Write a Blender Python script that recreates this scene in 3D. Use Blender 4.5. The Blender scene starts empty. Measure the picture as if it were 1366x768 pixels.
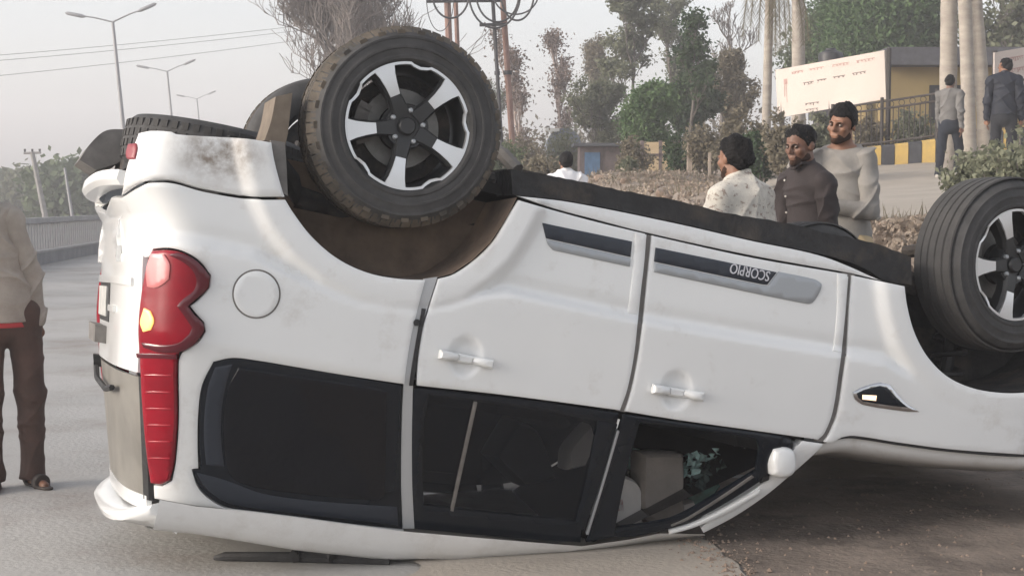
import bpy, bmesh, math, random
import numpy as np
from mathutils import Vector, Matrix, Euler
from mathutils.geometry import delaunay_2d_cdt

random.seed(7)
RNG = np.random.default_rng(7)
R_ = math.radians
S = bpy.context.scene

# ------------------------------------------------------------------ camera
FPX, PCX, PCY = 2104.5, 683.0, 384.0          # focal length in photo pixels (1366 wide)
CAM_H = 1.50
PITCH = math.atan2(136.0, 2104.5)
cam_d = bpy.data.cameras.new('camera')
cam = bpy.data.objects.new('camera', cam_d)
S.collection.objects.link(cam)
cam.location = (0, 0, CAM_H)
cam.rotation_euler = (math.pi/2 - PITCH, 0, 0)
cam_d.sensor_width = 36.0
cam_d.lens = FPX*36.0/1366.0
cam_d.clip_start = 0.1
cam_d.clip_end = 3000
S.camera = cam

# ------------------------------------------------------------------ sky, sun, exposure
SUN_EL, SUN_AZ = R_(18), R_(-108)              # azimuth from +Y (view direction), negative = to the left
world = bpy.data.worlds.new('World'); S.world = world
world.use_nodes = True
wn = world.node_tree.nodes; wl = world.node_tree.links
bg = wn['Background']
sky = wn.new('ShaderNodeTexSky'); sky.sky_type = 'NISHITA'; sky.sun_disc = False
sky.sun_elevation = SUN_EL; sky.sun_rotation = SUN_AZ
sky.air_density = 1.0; sky.dust_density = 3.0; sky.ozone_density = 1.0; sky.altitude = 100
hs = wn.new('ShaderNodeHueSaturation'); hs.inputs['Saturation'].default_value = 0.30
tint = wn.new('ShaderNodeMix'); tint.data_type = 'RGBA'; tint.blend_type = 'MULTIPLY'
tint.inputs['Factor'].default_value = 1.0
tint.inputs['B'].default_value = (1.0, .985, .995, 1)
wl.new(sky.outputs[0], hs.inputs['Color'])
wl.new(hs.outputs[0], tint.inputs['A'])
wl.new(tint.outputs['Result'], bg.inputs['Color'])
bg.inputs['Strength'].default_value = 0.15
sun_d = bpy.data.lights.new('sun', 'SUN'); sun = bpy.data.objects.new('sun', sun_d)
S.collection.objects.link(sun)
sun_d.energy = .68; sun_d.angle = R_(10); sun_d.color = (1.0, 0.82, 0.60)
_sd = Vector((math.sin(SUN_AZ)*math.cos(SUN_EL), math.cos(SUN_AZ)*math.cos(SUN_EL), math.sin(SUN_EL)))
sun.rotation_euler = _sd.to_track_quat('Z', 'Y').to_euler()
sun.location = (-20, 0, 30)
S.view_settings.view_transform = 'Standard'
S.view_settings.look = 'None'
S.view_settings.gamma = 1.0
S.view_settings.use_curve_mapping = False
S.view_settings.exposure = 1.08
S.cycles.use_denoising = True
S.cycles.max_bounces = 6
S.cycles.diffuse_bounces = 3
S.cycles.volume_bounces = 1
S.cycles.caustics_reflective = False
S.cycles.caustics_refractive = False

# ------------------------------------------------------------------ materials
def rgb(h):
    h = h.lstrip('#')
    c = [int(h[i:i+2], 16)/255 for i in (0, 2, 4)]
    return tuple((x/12.92 if x <= .04045 else ((x+.055)/1.055)**2.4) for x in c)

def mat(name, col, rough=.6, metal=0.0, spec=.5, var=0.0, vscale=6.0, bump=0.0, bscale=40.0,
        col2=None, coat=0.0, alpha=1.0, trans=0.0, emit=None, estr=0.0, detail=6, stretch=None, sss=0):
    m = bpy.data.materials.new(name); m.use_nodes = True
    n, l = m.node_tree.nodes, m.node_tree.links
    b = n['Principled BSDF']
    b.inputs['Base Color'].default_value = (*col, 1)
    b.inputs['Roughness'].default_value = rough
    b.inputs['Metallic'].default_value = metal
    b.inputs['Specular IOR Level'].default_value = spec
    b.inputs['Coat Weight'].default_value = coat
    b.inputs['Coat Roughness'].default_value = .08
    b.inputs['Alpha'].default_value = alpha
    b.inputs['Transmission Weight'].default_value = trans
    if sss:
        b.inputs['Subsurface Weight'].default_value = sss
        b.inputs['Subsurface Radius'].default_value = (.01, .004, .002)
    if emit:
        b.inputs['Emission Color'].default_value = (*emit, 1)
        b.inputs['Emission Strength'].default_value = estr
    if var or col2 or bump:
        tc = n.new('ShaderNodeTexCoord'); mp = n.new('ShaderNodeMapping')
        l.new(tc.outputs['Object'], mp.inputs['Vector'])
        if stretch: mp.inputs['Scale'].default_value = stretch
    if var or col2:
        nz = n.new('ShaderNodeTexNoise'); nz.inputs['Scale'].default_value = vscale
        nz.inputs['Detail'].default_value = detail; nz.inputs['Roughness'].default_value = .62
        l.new(mp.outputs[0], nz.inputs['Vector'])
        cr = n.new('ShaderNodeValToRGB')
        c2 = col2 or tuple(min(1, x*(1+var)) for x in col)
        c1 = col if col2 else tuple(x*(1-var) for x in col)
        cr.color_ramp.elements[0].position = .34; cr.color_ramp.elements[0].color = (*c1, 1)
        cr.color_ramp.elements[1].position = .66; cr.color_ramp.elements[1].color = (*c2, 1)
        l.new(nz.outputs['Fac'], cr.inputs[0]); l.new(cr.outputs[0], b.inputs['Base Color'])
    if bump:
        nb = n.new('ShaderNodeTexNoise'); nb.inputs['Scale'].default_value = bscale
        nb.inputs['Detail'].default_value = 5
        l.new(mp.outputs[0], nb.inputs['Vector'])
        bp = n.new('ShaderNodeBump'); bp.inputs['Strength'].default_value = bump
        bp.inputs['Distance'].default_value = .02
        l.new(nb.outputs['Fac'], bp.inputs['Height']); l.new(bp.outputs[0], b.inputs['Normal'])
    return m

def dirt_overlay(m, col, scale, lo, hi, centre=None, radius=None, rough=.85, strength=1.0):
    """mix a dirt colour over a principled material, by noise (optionally within an ellipsoid, object coords)"""
    n, l = m.node_tree.nodes, m.node_tree.links
    b = n['Principled BSDF']
    tc = n.new('ShaderNodeTexCoord')
    nz = n.new('ShaderNodeTexNoise'); nz.inputs['Scale'].default_value = scale; nz.inputs['Detail'].default_value = 8
    nz.inputs['Roughness'].default_value = .7
    l.new(tc.outputs['Object'], nz.inputs['Vector'])
    mr = n.new('ShaderNodeMapRange'); mr.inputs['From Min'].default_value = lo; mr.inputs['From Max'].default_value = hi
    mr.inputs['To Max'].default_value = strength
    l.new(nz.outputs['Fac'], mr.inputs['Value'])
    fac = mr.outputs[0]
    if centre is not None:
        sb = n.new('ShaderNodeVectorMath'); sb.operation = 'SUBTRACT'; sb.inputs[1].default_value = centre
        l.new(tc.outputs['Object'], sb.inputs[0])
        dv = n.new('ShaderNodeVectorMath'); dv.operation = 'DIVIDE'; dv.inputs[1].default_value = radius
        l.new(sb.outputs[0], dv.inputs[0])
        ln = n.new('ShaderNodeVectorMath'); ln.operation = 'LENGTH'; l.new(dv.outputs[0], ln.inputs[0])
        mm = n.new('ShaderNodeMapRange'); mm.inputs['From Min'].default_value = 1.0; mm.inputs['From Max'].default_value = .3
        l.new(ln.outputs['Value'], mm.inputs['Value'])
        mu = n.new('ShaderNodeMath'); mu.operation = 'MULTIPLY'
        l.new(fac, mu.inputs[0]); l.new(mm.outputs[0], mu.inputs[1]); fac = mu.outputs[0]
    mx = n.new('ShaderNodeMix'); mx.data_type = 'RGBA'
    src = b.inputs['Base Color'].links[0].from_socket if b.inputs['Base Color'].links else None
    if src: l.new(src, mx.inputs['A'])
    else: mx.inputs['A'].default_value = b.inputs['Base Color'].default_value
    mx.inputs['B'].default_value = (*col, 1)
    l.new(fac, mx.inputs['Factor']); l.new(mx.outputs['Result'], b.inputs['Base Color'])
    mr2 = n.new('ShaderNodeMapRange'); mr2.inputs['To Min'].default_value = b.inputs['Roughness'].default_value
    mr2.inputs['To Max'].default_value = rough
    l.new(fac, mr2.inputs['Value']); l.new(mr2.outputs[0], b.inputs['Roughness'])
    if b.inputs['Coat Weight'].default_value:
        mr3 = n.new('ShaderNodeMapRange'); mr3.inputs['To Min'].default_value = b.inputs['Coat Weight'].default_value
        mr3.inputs['To Max'].default_value = 0
        l.new(fac, mr3.inputs['Value']); l.new(mr3.outputs[0], b.inputs['Coat Weight'])
    return m

# ------------------------------------------------------------------ object helpers
def link(o, parent=None):
    S.collection.objects.link(o)
    if parent is not None: o.parent = parent
    return o

def tag(o, label, cat, group=None):
    o['label'] = label; o['category'] = cat
    if group: o['group'] = group
    return o

def empty(name, loc=(0, 0, 0), rz=0.0):
    o = bpy.data.objects.new(name, None); o.location = loc; o.rotation_euler = (0, 0, rz)
    o.empty_display_size = .2
    return link(o)

def mesh_obj(name, verts, faces, material, parent=None, smooth=True, sharp=40):
    me = bpy.data.meshes.new(name)
    me.from_pydata([tuple(map(float, v)) for v in verts], [], [tuple(map(int, f)) for f in faces])
    me.validate(); me.update()
    mats = material if isinstance(material, (list, tuple)) else [material]
    for m in mats: me.materials.append(m)
    o = bpy.data.objects.new(name, me)
    if smooth:
        me.polygons.foreach_set('use_smooth', [True]*len(me.polygons))
        if sharp: me.set_sharp_from_angle(angle=R_(sharp))
    return link(o, parent)

class MB:
    """collects vertices and faces for one mesh"""
    def __init__(s): s.v = []; s.f = []; s.mi = []
    def add(s, verts, faces, mi=0):
        k = len(s.v); s.v += [tuple(map(float, v)) for v in verts]
        for f in faces: s.f.append(tuple(i+k for i in f)); s.mi.append(mi)
    def box(s, c, d, M=None, mi=0, taper=1.0):
        hx, hy, hz = d[0]/2, d[1]/2, d[2]/2
        vs = []
        for z in (-1, 1):
            k = taper if z > 0 else 1
            for x, y in ((-1, -1), (1, -1), (1, 1), (-1, 1)):
                v = Vector((x*hx*k, y*hy*k, z*hz))
                if M is not None: v = M @ v
                vs.append((v[0]+c[0], v[1]+c[1], v[2]+c[2]))
        s.add(vs, [(3, 2, 1, 0), (4, 5, 6, 7), (0, 1, 5, 4), (1, 2, 6, 5), (2, 3, 7, 6), (3, 0, 4, 7)], mi)
    def tube(s, pts, rad, n=8, cap=True, mi=0):
        pts = [Vector(p) for p in pts]
        if not hasattr(rad, '__len__'): rad = [rad]*len(pts)
        rings = []; up = None
        for i, p in enumerate(pts):
            t = (pts[min(i+1, len(pts)-1)]-pts[max(i-1, 0)]).normalized()
            if up is None:
                up = Vector((0, 0, 1)) if abs(t.z) < .9 else Vector((1, 0, 0))
            a = t.cross(up); 
            if a.length < 1e-5: a = t.orthogonal()
            a.normalize(); b = a.cross(t).normalized(); up = b
            rings.append([p + (a*math.cos(2*math.pi*k/n)+b*math.sin(2*math.pi*k/n))*rad[i] for k in range(n)])
        vs = [v for r in rings for v in r]; fs = []
        for i in range(len(pts)-1):
            for k in range(n):
                fs.append((i*n+k, i*n+(k+1) % n, (i+1)*n+(k+1) % n, (i+1)*n+k))
        if cap:
            fs.append(tuple(reversed(range(n)))); fs.append(tuple(range((len(pts)-1)*n, len(pts)*n)))
        s.add(vs, fs, mi)
    def lathe(s, prof, n=32, axis='y', close=False, mi=0, M=None):
        """prof: list of (radius, along axis)"""
        vs = []; fs = []
        for r, h in prof:
            for k in range(n):
                a = 2*math.pi*k/n
                v = Vector({'y': (r*math.cos(a), h, r*math.sin(a)), 'z': (r*math.cos(a), r*math.sin(a), h),
                            'x': (h, r*math.cos(a), r*math.sin(a))}[axis])
                if M is not None: v = M @ v
                vs.append(v)
        m = len(prof)
        for i in range(m if close else m-1):
            j = (i+1) % m
            for k in range(n):
                fs.append((i*n+k, i*n+(k+1) % n, j*n+(k+1) % n, j*n+k))
        s.add(vs, fs, mi)
    def prism(s, poly, y0, y1, axis=1, mi=0):
        """poly in the two other axes, extruded along axis"""
        n = len(poly)
        def mk(p, h):
            v = [0, 0, 0]; o = [i for i in range(3) if i != axis]
            v[o[0]] = p[0]; v[o[1]] = p[1]; v[axis] = h; return v
        vs = [mk(p, y0) for p in poly]+[mk(p, y1) for p in poly]
        fs = [tuple(range(n)), tuple(reversed(range(n, 2*n)))]
        for i in range(n): fs.append((i, i+n, (i+1) % n+n, (i+1) % n))
        s.add(vs, fs, mi)
    def build(s, name, material, parent=None, smooth=True, sharp=40, fixn=False):
        o = mesh_obj(name, s.v, s.f, material, parent, smooth, sharp)
        if isinstance(material, (list, tuple)) and len(o.data.polygons) == len(s.mi):
            o.data.polygons.foreach_set('material_index', s.mi)
        if fixn:
            bm = bmesh.new(); bm.from_mesh(o.data); bmesh.ops.recalc_face_normals(bm, faces=bm.faces[:]); bm.to_mesh(o.data); bm.free()
        return o

def copy_tree(o, parent=None, link_to=True):
    c = o.copy(); S.collection.objects.link(c)
    if parent is not None: c.parent = parent
    for ch in list(o.children): copy_tree(ch, c)
    return c

# =================================================================== THE OVERTURNED SUV
# car frame: x forward, y to the car's left, z up (car lies on its roof), origin = left-rear hub plane
Rc = np.array([[0.9308062700413874, 0.319666002207314, -0.17723807346175166],
               [0.18369483440999465, 0.01009982235303196, 0.982931432705009],
               [0.3159998345928751, -0.9474764591382894, -0.049320015369471226]])
Tc = np.array([-0.6890146305041314, -0.6177725689160377, 6.814307378026598])
C2W = np.array([[1, 0, 0], [0, -math.sin(PITCH), math.cos(PITCH)], [0, -math.cos(PITCH), -math.sin(PITCH)]])
Wr = C2W @ Rc                                   # car -> world rotation
Wt = C2W @ Tc + np.array([0, 0, CAM_H])
def car2world(q): return np.asarray(q) @ Wr.T + Wt
def ray(px, py):
    d = np.stack([(px-PCX)/FPX, (py-PCY)/FPX, np.ones_like(px)], -1)
    return d @ Rc                               # = R^T d
CAMQ = -Rc.T @ Tc                               # camera position in the car frame
def back(px, py, y):
    a = ray(np.float64(px), np.float64(py)); s = (y-CAMQ[1])/a[..., 1]
    return CAMQ + a*s[..., None]
ROOT_Q = np.array([0.60, 0.0, 1.66])            # roof contact point, becomes the thing's origin
suv = empty('overturned_suv')
tag(suv, 'white off-road vehicle lying upside down on its roof across the road', 'car')
_M = Matrix([list(Wr[i])+[0] for i in range(3)]+[[0, 0, 0, 1]])
_M.translation = Vector(car2world(ROOT_Q))
suv.matrix_world = _M
ROOT_OFF = ROOT_Q

CREASE_PX = [(100, 330), (150, 330), (205, 320), (260, 328), (340, 345), (420, 385), (480, 408), (560, 418), (600, 412), (640, 398),
             (680, 394), (760, 411), (855, 431), (1000, 456), (1120, 475), (1180, 484), (1215, 505), (1260, 540), (1310, 555), (1366, 557), (1600, 560)]
_cq = back(np.array([p[0] for p in CREASE_PX], float), np.array([p[1] for p in CREASE_PX], float), .94)
CR_X, CR_Z = _cq[:, 0], _cq[:, 2]
REAR_ARCH_PX = [(362, 190), (366, 214), (375, 248), (392, 284), (416, 315), (450, 344), (490, 363), (530, 371), (575, 373), (605, 365), (632, 347),
                (656, 324), (672, 300), (684, 279), (692, 263)]
FRONT_ARCH_PX = [(1208, 381), (1212, 410), (1222, 445), (1240, 477), (1266, 502), (1300, 517), (1340, 523), (1372, 522), (1405, 516), (1438, 498),
                 (1464, 470), (1480, 430), (1488, 392)]
def _arch(pxs):
    q = back(np.array([p[0] for p in pxs], float), np.array([p[1] for p in pxs], float), .945)
    return q[:, [0, 2]]
ARCH_R, ARCH_F = _arch(REAR_ARCH_PX), _arch(FRONT_ARCH_PX)

def smooth01(t): t = np.clip(t, 0, 1); return t*t*(3-2*t)
def poly_dist(x, z, P):
    best = np.full(np.shape(x), 9.0)
    for a, b in zip(P[:-1], P[1:]):
        d = b-a; L = (d**2).sum()
        t = np.clip(((x-a[0])*d[0]+(z-a[1])*d[1])/L, 0, 1)
        best = np.minimum(best, np.hypot(x-a[0]-t*d[0], z-a[1]-t*d[1]))
    return best
DENTS = []
for _x, _y in ((621, 475), (903, 520)):
    _q = back(_x, _y, .95); DENTS.append((_q[0]+.003, _q[2], .072, .082, .022))
def Yside(x, z):
    zc = np.interp(x, CR_X, CR_Z)
    d = z-zc
    up = .948-.055*np.clip(d, 0, 1)**1.5
    low = .918-.02*np.clip(-d-.05, 0, 1) - .10*np.clip(.16-z, 0, 1)
    dr = np.minimum(poly_dist(x, z, ARCH_R), poly_dist(x, z, ARCH_F))
    fl = 1-smooth01((dr-.085)/.06)
    low = low+.034*fl
    w = smooth01((d+.032)/.032)
    y = low*(1-w)+up*w
    y = y-.008*np.exp(-((d+.045)/.022)**2)*(1-.8*fl)          # crisp shadow line under the shoulder
    zb = .93
    e = np.clip(z-zb, 0, 2)
    y = y-.33*e-.04*e*e
    for cx, cz, rx, rz, dp in DENTS:
        y = y-dp*smooth01(1.25*(1-((x-cx)/rx)**2-((z-cz)/rz)**2))
    return y
XR_Z = [-.2, .10, .22, .40, .45, .52, .62, .80, 1.10, 1.50, 1.75]
XR_X = [-.93, -.985, -1.03, -1.045, -1.0, -.945, -.925, -.895, -.85, -.745, -.68]
XF_Z = [-.2, .1, .5, .9, 1.1]; XF_X = [3.40, 3.50, 3.55, 3.50, 3.40]
PN = 3.2
def F(q):
    x, y, z = q[..., 0], np.abs(q[..., 1]), q[..., 2]
    ys = Yside(x, z)
    a = .30
    x0 = np.interp(z, XR_Z, XR_X)+a
    x1 = np.interp(z, XF_Z, XF_X)-.8
    u = np.clip((x0-x)/a, 0, None)
    v = np.clip((x-x1)/.8, 0, None)
    return (u**PN+v**PN+(y/ys)**PN)**(1/PN)-1
def grad(q, h=.004):
    g = np.zeros_like(q)
    for i in range(3):
        d = np.zeros(3); d[i] = h
        g[:, i] = F(q+d)-F(q-d)
    return g/np.maximum(np.linalg.norm(g, axis=1, keepdims=True), 1e-9)
def on_body(px, py):
    """first hit of the pixel rays with the car's body surface, and its outward normal (car frame)"""
    px = np.asarray(px, float); py = np.asarray(py, float)
    d = ray(px, py); n = len(px)
    s0 = np.full(n, 4.6); hit = np.zeros(n, bool); lo = s0.copy(); hi = s0.copy()
    prev = F(CAMQ+d*s0[:, None]); s = s0.copy()
    best_s = s0.copy(); best = prev.copy()
    for k in range(190):
        s2 = s+.02
        f = F(CAMQ+d*s2[:, None])
        new = (~hit) & (f < 0)
        lo[new] = s[new]; hi[new] = s2[new]; hit |= new
        m = (f < best) & ~hit; best[m] = f[m]; best_s[m] = s2[m]
        s = s2
    for k in range(22):
        mid = (lo+hi)/2; f = F(CAMQ+d*mid[:, None])
        a = f < 0; hi = np.where(a, mid, hi); lo = np.where(a, lo, mid)
    sf = np.where(hit, hi, best_s)
    q = CAMQ+d*sf[:, None]
    return q, grad(q)

def catmull(pts, step=5.0, ang=38, closed=True):
    """densify a pixel outline; turns sharper than ang stay corners"""
    P = [np.array(p[:2], float) for p in pts]; n = len(P)
    def corner(i):
        if not closed and i in (0, n-1): return True
        a = P[i]-P[i-1]; b = P[(i+1) % n]-P[i]
        c = np.dot(a, b)/(np.linalg.norm(a)*np.linalg.norm(b)+1e-9)
        return math.degrees(math.acos(max(-1, min(1, c)))) > ang
    cor = [corner(i) for i in range(n)]
    out = []
    for i in range(n if closed else n-1):
        p1, p2 = P[i], P[(i+1) % n]
        L = np.linalg.norm(p2-p1)
        m1 = (p2-p1) if cor[i] else (p2-P[i-1])/2*L/max(1e-6, (np.linalg.norm(p2-p1)+np.linalg.norm(p1-P[i-1]))/2)
        j = (i+1) % n; p3 = P[(i+2) % n]
        m2 = (p2-p1) if cor[j] else (p3-p1)/2*L/max(1e-6, (np.linalg.norm(p2-p1)+np.linalg.norm(p3-p2))/2)
        k = max(1, int(round(L/step)))
        for t in np.linspace(0, 1, k, endpoint=False):
            h = (2*t**3-3*t**2+1)*p1+(t**3-2*t**2+t)*m1+(-2*t**3+3*t**2)*p2+(t**3-t**2)*m2
            out.append(h)
    if not closed: out.append(P[-1])
    return np.array(out)

def area2(P):
    x, y = P[:, 0], P[:, 1]
    return np.sum(x*np.roll(y, -1)-np.roll(x, -1)*y)
def inset_poly(P, d):
    n = len(P); s = 1 if area2(P) > 0 else -1
    a = P-np.roll(P, 1, 0); b = np.roll(P, -1, 0)-P
    a /= np.maximum(np.linalg.norm(a, axis=1, keepdims=True), 1e-9); b /= np.maximum(np.linalg.norm(b, axis=1, keepdims=True), 1e-9)
    na = np.stack([-a[:, 1], a[:, 0]], 1)*s; nb = np.stack([-b[:, 1], b[:, 0]], 1)*s
    m = na+nb; L = np.linalg.norm(m, axis=1, keepdims=True); m /= np.maximum(L, 1e-6)
    c = np.clip((m*na).sum(1, keepdims=True), .5, 1)
    return P+m*d/c
def inside(P, x, y):
    r = np.zeros(len(x), bool); n = len(P)
    for i in range(n):
        x1, y1 = P[i]; x2, y2 = P[(i+1) % n]
        c = ((y1 > y) != (y2 > y)) & (x < (x2-x1)*(y-y1)/((y2-y1) if y2 != y1 else 1e-9)+x1)
        r ^= c
    return r
def edge_dist(P, x, y):
    b = np.full(len(x), 1e9)
    for i in range(len(P)):
        a, c = P[i], P[(i+1) % len(P)]; d = c-a; L = max((d**2).sum(), 1e-9)
        t = np.clip(((x-a[0])*d[0]+(y-a[1])*d[1])/L, 0, 1)
        b = np.minimum(b, np.hypot(x-a[0]-t*d[0], y-a[1]-t*d[1]))
    return b

def panel(name, pts, material, parent=None, off=0.0, thick=.018, gap=1.0, grid=6.0, roll=2.2, drop=.0028,
          ang=38, step=5.0, mirror=False, surf=None, offs=None, smooth_edge=True):
    """a body panel: an outline on the car's skin, raised by off, with rounded edges and a returned flange"""
    P = catmull(pts, step, ang)
    if gap: P = inset_poly(P, gap)
    Q = inset_poly(P, roll)
    # drop folded inset points
    okq = inside(P, Q[:, 0], Q[:, 1]) & (edge_dist(P, Q[:, 0], Q[:, 1]) > roll*.75)
    x0, y0 = P.min(0); x1, y1 = P.max(0)
    gx, gy = np.meshgrid(np.arange(x0+grid/2, x1, grid), np.arange(y0+grid/2, y1, grid))
    gx[1::2] += grid/2
    gx, gy = gx.ravel(), gy.ravel()
    k = inside(P, gx, gy); gx, gy = gx[k], gy[k]
    k = edge_dist(P, gx, gy) > roll+grid*.45; gx, gy = gx[k], gy[k]
    nb = len(P)
    V2 = [Vector(p) for p in P]+[Vector(p) for p in Q[okq]]+[Vector((a, b)) for a, b in zip(gx, gy)]
    E = [(i, (i+1) % nb) for i in range(nb)]
    vv, ee, ff, ov, oe, of = delaunay_2d_cdt(V2, E, [list(range(nb))], 1, 1e-4)
    A = np.array([tuple(v) for v in vv])
    orig = [o[0] if o else -1 for o in ov]
    q, nrm = (surf or on_body)(A[:, 0], A[:, 1])
    h = np.full(len(A), off)
    if offs is not None: h = h+offs(A[:, 0], A[:, 1], q)
    isb = np.array([0 <= o < nb for o in orig])
    h = h-np.where(isb, drop, 0)
    V = q+nrm*h[:, None]
    faces = [list(f) for f in ff]
    # orientation: outward along nrm
    def fix(f):
        a, b, c = V[f[0]], V[f[1]], V[f[2]]
        return f if np.dot(np.cross(b-a, c-a), nrm[f[0]]) > 0 else f[::-1]
    faces = [fix(f) for f in faces]
    # flange
    cnt = {}
    for f in faces:
        for i in range(len(f)):
            cnt[(f[i], f[(i+1) % len(f)])] = 1
    bnd = [(a, b) for (a, b) in cnt if (b, a) not in cnt]
    mp = {}; Vl = [tuple(v) for v in V]
    for a, b in bnd:
        for k_ in (a, b):
            if k_ not in mp:
                mp[k_] = len(Vl); Vl.append(tuple(V[k_]-nrm[k_]*thick))
    for a, b in bnd: faces.append([b, a, mp[a], mp[b]])
    Vl = np.array(Vl)-ROOT_OFF
    o = mesh_obj(name, Vl, faces, material, parent or suv, True, 50)
    if mirror:
        Vm = Vl.copy(); Vm[:, 1] = -(Vm[:, 1]+ROOT_OFF[1])-ROOT_OFF[1]
        mesh_obj(name, Vm, [f[::-1] for f in faces], material, parent or suv, True, 50)
    return o
def car_mb(mb, name, material, parent=None, **k):
    mb.v = [(v[0]-ROOT_OFF[0], v[1]-ROOT_OFF[1], v[2]-ROOT_OFF[2]) for v in mb.v]
    return mb.build(name, material, parent or suv, **k)
# =================================================================== GROUND
RDX, RDY = -.150, .9887                        # direction of the road
def road_s(x, y): return RDY*x-RDX*y            # distance to the right across the road
def _sm(t): t = np.clip(t, 0, 1); return t*t*(3-2*t)
CAR_N = (-.3035, .9528)                         # across the car, away from the camera
def ramp_left(y): return np.interp(y, [10, 17, 24, 30, 60], [5.2, 5.6, 7.0, 9.2, 12])
def ground_z(x, y):
    s = road_s(x, y); u = (x+.40)*CAR_N[0]+(y-6.0)*CAR_N[1]   # s: right of the road, u: behind the car
    b = .28*_sm((s-2.2)/1.0)*_sm((u-1.2)/.7)+.85*_sm((s-3.2)/1.5)*_sm((u-2.4)/1.5)
    up = (np.clip(s-4.7, 0, 40)*.070+np.clip(y-24, 0, 60)*.045*_sm((s-ramp_left(y)+1)/2))*_sm((u-2.4)/2)
    far = -.012*np.clip(y-22, 0, 200)*(1-_sm((s-1)/3))
    mound = .36*_sm((s-3.9)/1.2)*(1-_sm((s-ramp_left(y)+1.3)/1.2))*_sm((y-13)/5)*(1-_sm((y-27)/7))
    return b+np.minimum(up, 2.0)+far+mound
def nz2(x, y, sc, seed=0):
    """cheap value noise"""
    r = np.random.default_rng(seed); T = r.uniform(-1, 1, (64, 64))
    u = np.asarray(x)/sc; v = np.asarray(y)/sc; i = np.floor(u).astype(int); j = np.floor(v).astype(int); fu = u-i; fv = v-j
    fu = fu*fu*(3-2*fu); fv = fv*fv*(3-2*fv); g = lambda a, b: T[a % 64, b % 64]
    return (g(i, j)*(1-fu)+g(i+1, j)*fu)*(1-fv)+(g(i, j+1)*(1-fu)+g(i+1, j+1)*fu)*fv
def grid_sheet(name, xs, ys, zf, material):
    X, Y = np.meshgrid(xs, ys, indexing='ij'); Z = zf(X, Y); n, m = X.shape
    V = np.stack([X, Y, Z], -1).reshape(-1, 3); I = np.arange(n*m).reshape(n, m)
    Q = np.stack([I[:-1, :-1], I[1:, :-1], I[1:, 1:], I[:-1, 1:]], -1).reshape(-1, 4)
    return mesh_obj(name, V, Q, material, None, True, 0)
def gnodes(m):
    n, l = m.node_tree.nodes, m.node_tree.links; return n, l, n['Principled BSDF']

# road concrete: mottled, tyre-polished, dusty, with slab joints and faint cracks
M_road = mat('road_concrete', (.32, .312, .298), rough=.88, col2=(.41, .40, .382), vscale=.55, bump=.25, bscale=38, detail=10)
dirt_overlay(M_road, (.20, .165, .135), .9, .50, .72, strength=.7)
dirt_overlay(M_road, (.40, .39, .37), 2.6, .58, .74, strength=.5)
dirt_overlay(M_road, (.16, .145, .13), 7.0, .60, .78, strength=.6)
M_soil = mat('bank_soil', (.19, .155, .125), rough=.97, col2=(.31, .26, .215), vscale=1.3, bump=.7, bscale=14, detail=10)
dirt_overlay(M_soil, (.10, .09, .045), 1.1, .54, .68, strength=.7)
M_dirt = mat('brown_dirt', (.135, .108, .088), rough=.95, col2=(.265, .215, .175), vscale=1.6, bump=.6, bscale=30, detail=12)
dirt_overlay(M_dirt, (.055, .042, .034), 1.3, .48, .64, strength=.75)
dirt_overlay(M_dirt, (.36, .29, .23), 2.7, .56, .72, strength=.6)
M_apron = mat('dusty_concrete', (.42, .375, .32), rough=.9, col2=(.345, .305, .26), vscale=1.4, bump=.3, bscale=40, detail=10)
M_ramp = mat('ramp_concrete', (.40, .355, .30), rough=.9, col2=(.33, .29, .24), vscale=1.2, bump=.3, bscale=30, detail=9)

xs = np.concatenate([np.linspace(-260, -30, 16), np.linspace(-28, 22, 168), np.linspace(24, 200, 20)])
ys = np.concatenate([np.linspace(-25, 2, 8), np.linspace(2.5, 45, 150), np.linspace(47, 420, 44)])
def gz_full(X, Y):
    s = road_s(X, Y); k = _sm((s-2.6)/1.2)*_sm((X*CAR_N[0]+(Y-5.9)*CAR_N[1]-1.5)/1.2)*(1-_sm((np.hypot(X-6.5, Y-19)-60)/10))
    rampm = _sm((s-ramp_left(Y)+.4)/.6)*(1-_sm((s-13.0)/.8))*_sm((Y-11)/3)
    return ground_z(X, Y)+k*(1-rampm)*(.09*nz2(X, Y, .9, 3)+.07*nz2(X, Y, .41, 4)+.09*nz2(X, Y, 2.7, 5))
grd = grid_sheet('ground', xs, ys, gz_full, M_soil); grd['kind'] = 'structure'
# the road lies 4 mm proud of the ground on the left part
tt = np.concatenate([np.linspace(-30, 2, 8), np.linspace(2.5, 45, 130), np.linspace(48, 400, 40)]); n_ = len(tt)
V = []; 
for t in tt:
    for s_ in np.linspace(-9.5, 2.55, 22):
        x = RDX*t+RDY*s_*1.0; y = RDY*t-RDX*s_*1.0
        edge = .12*nz2(t, s_, .8, 9)*(s_ > 2.4)
        x += edge*RDY; V.append((x, y, ground_z(x, y)+.006))
m_ = 22
rd = mesh_obj('road', V, [(i*m_+k, (i+1)*m_+k, (i+1)*m_+k+1, i*m_+k+1)[::-1] for i in range(n_-1) for k in range(m_-1)], M_road, None, True, 0); rd['kind'] = 'structure'
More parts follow.
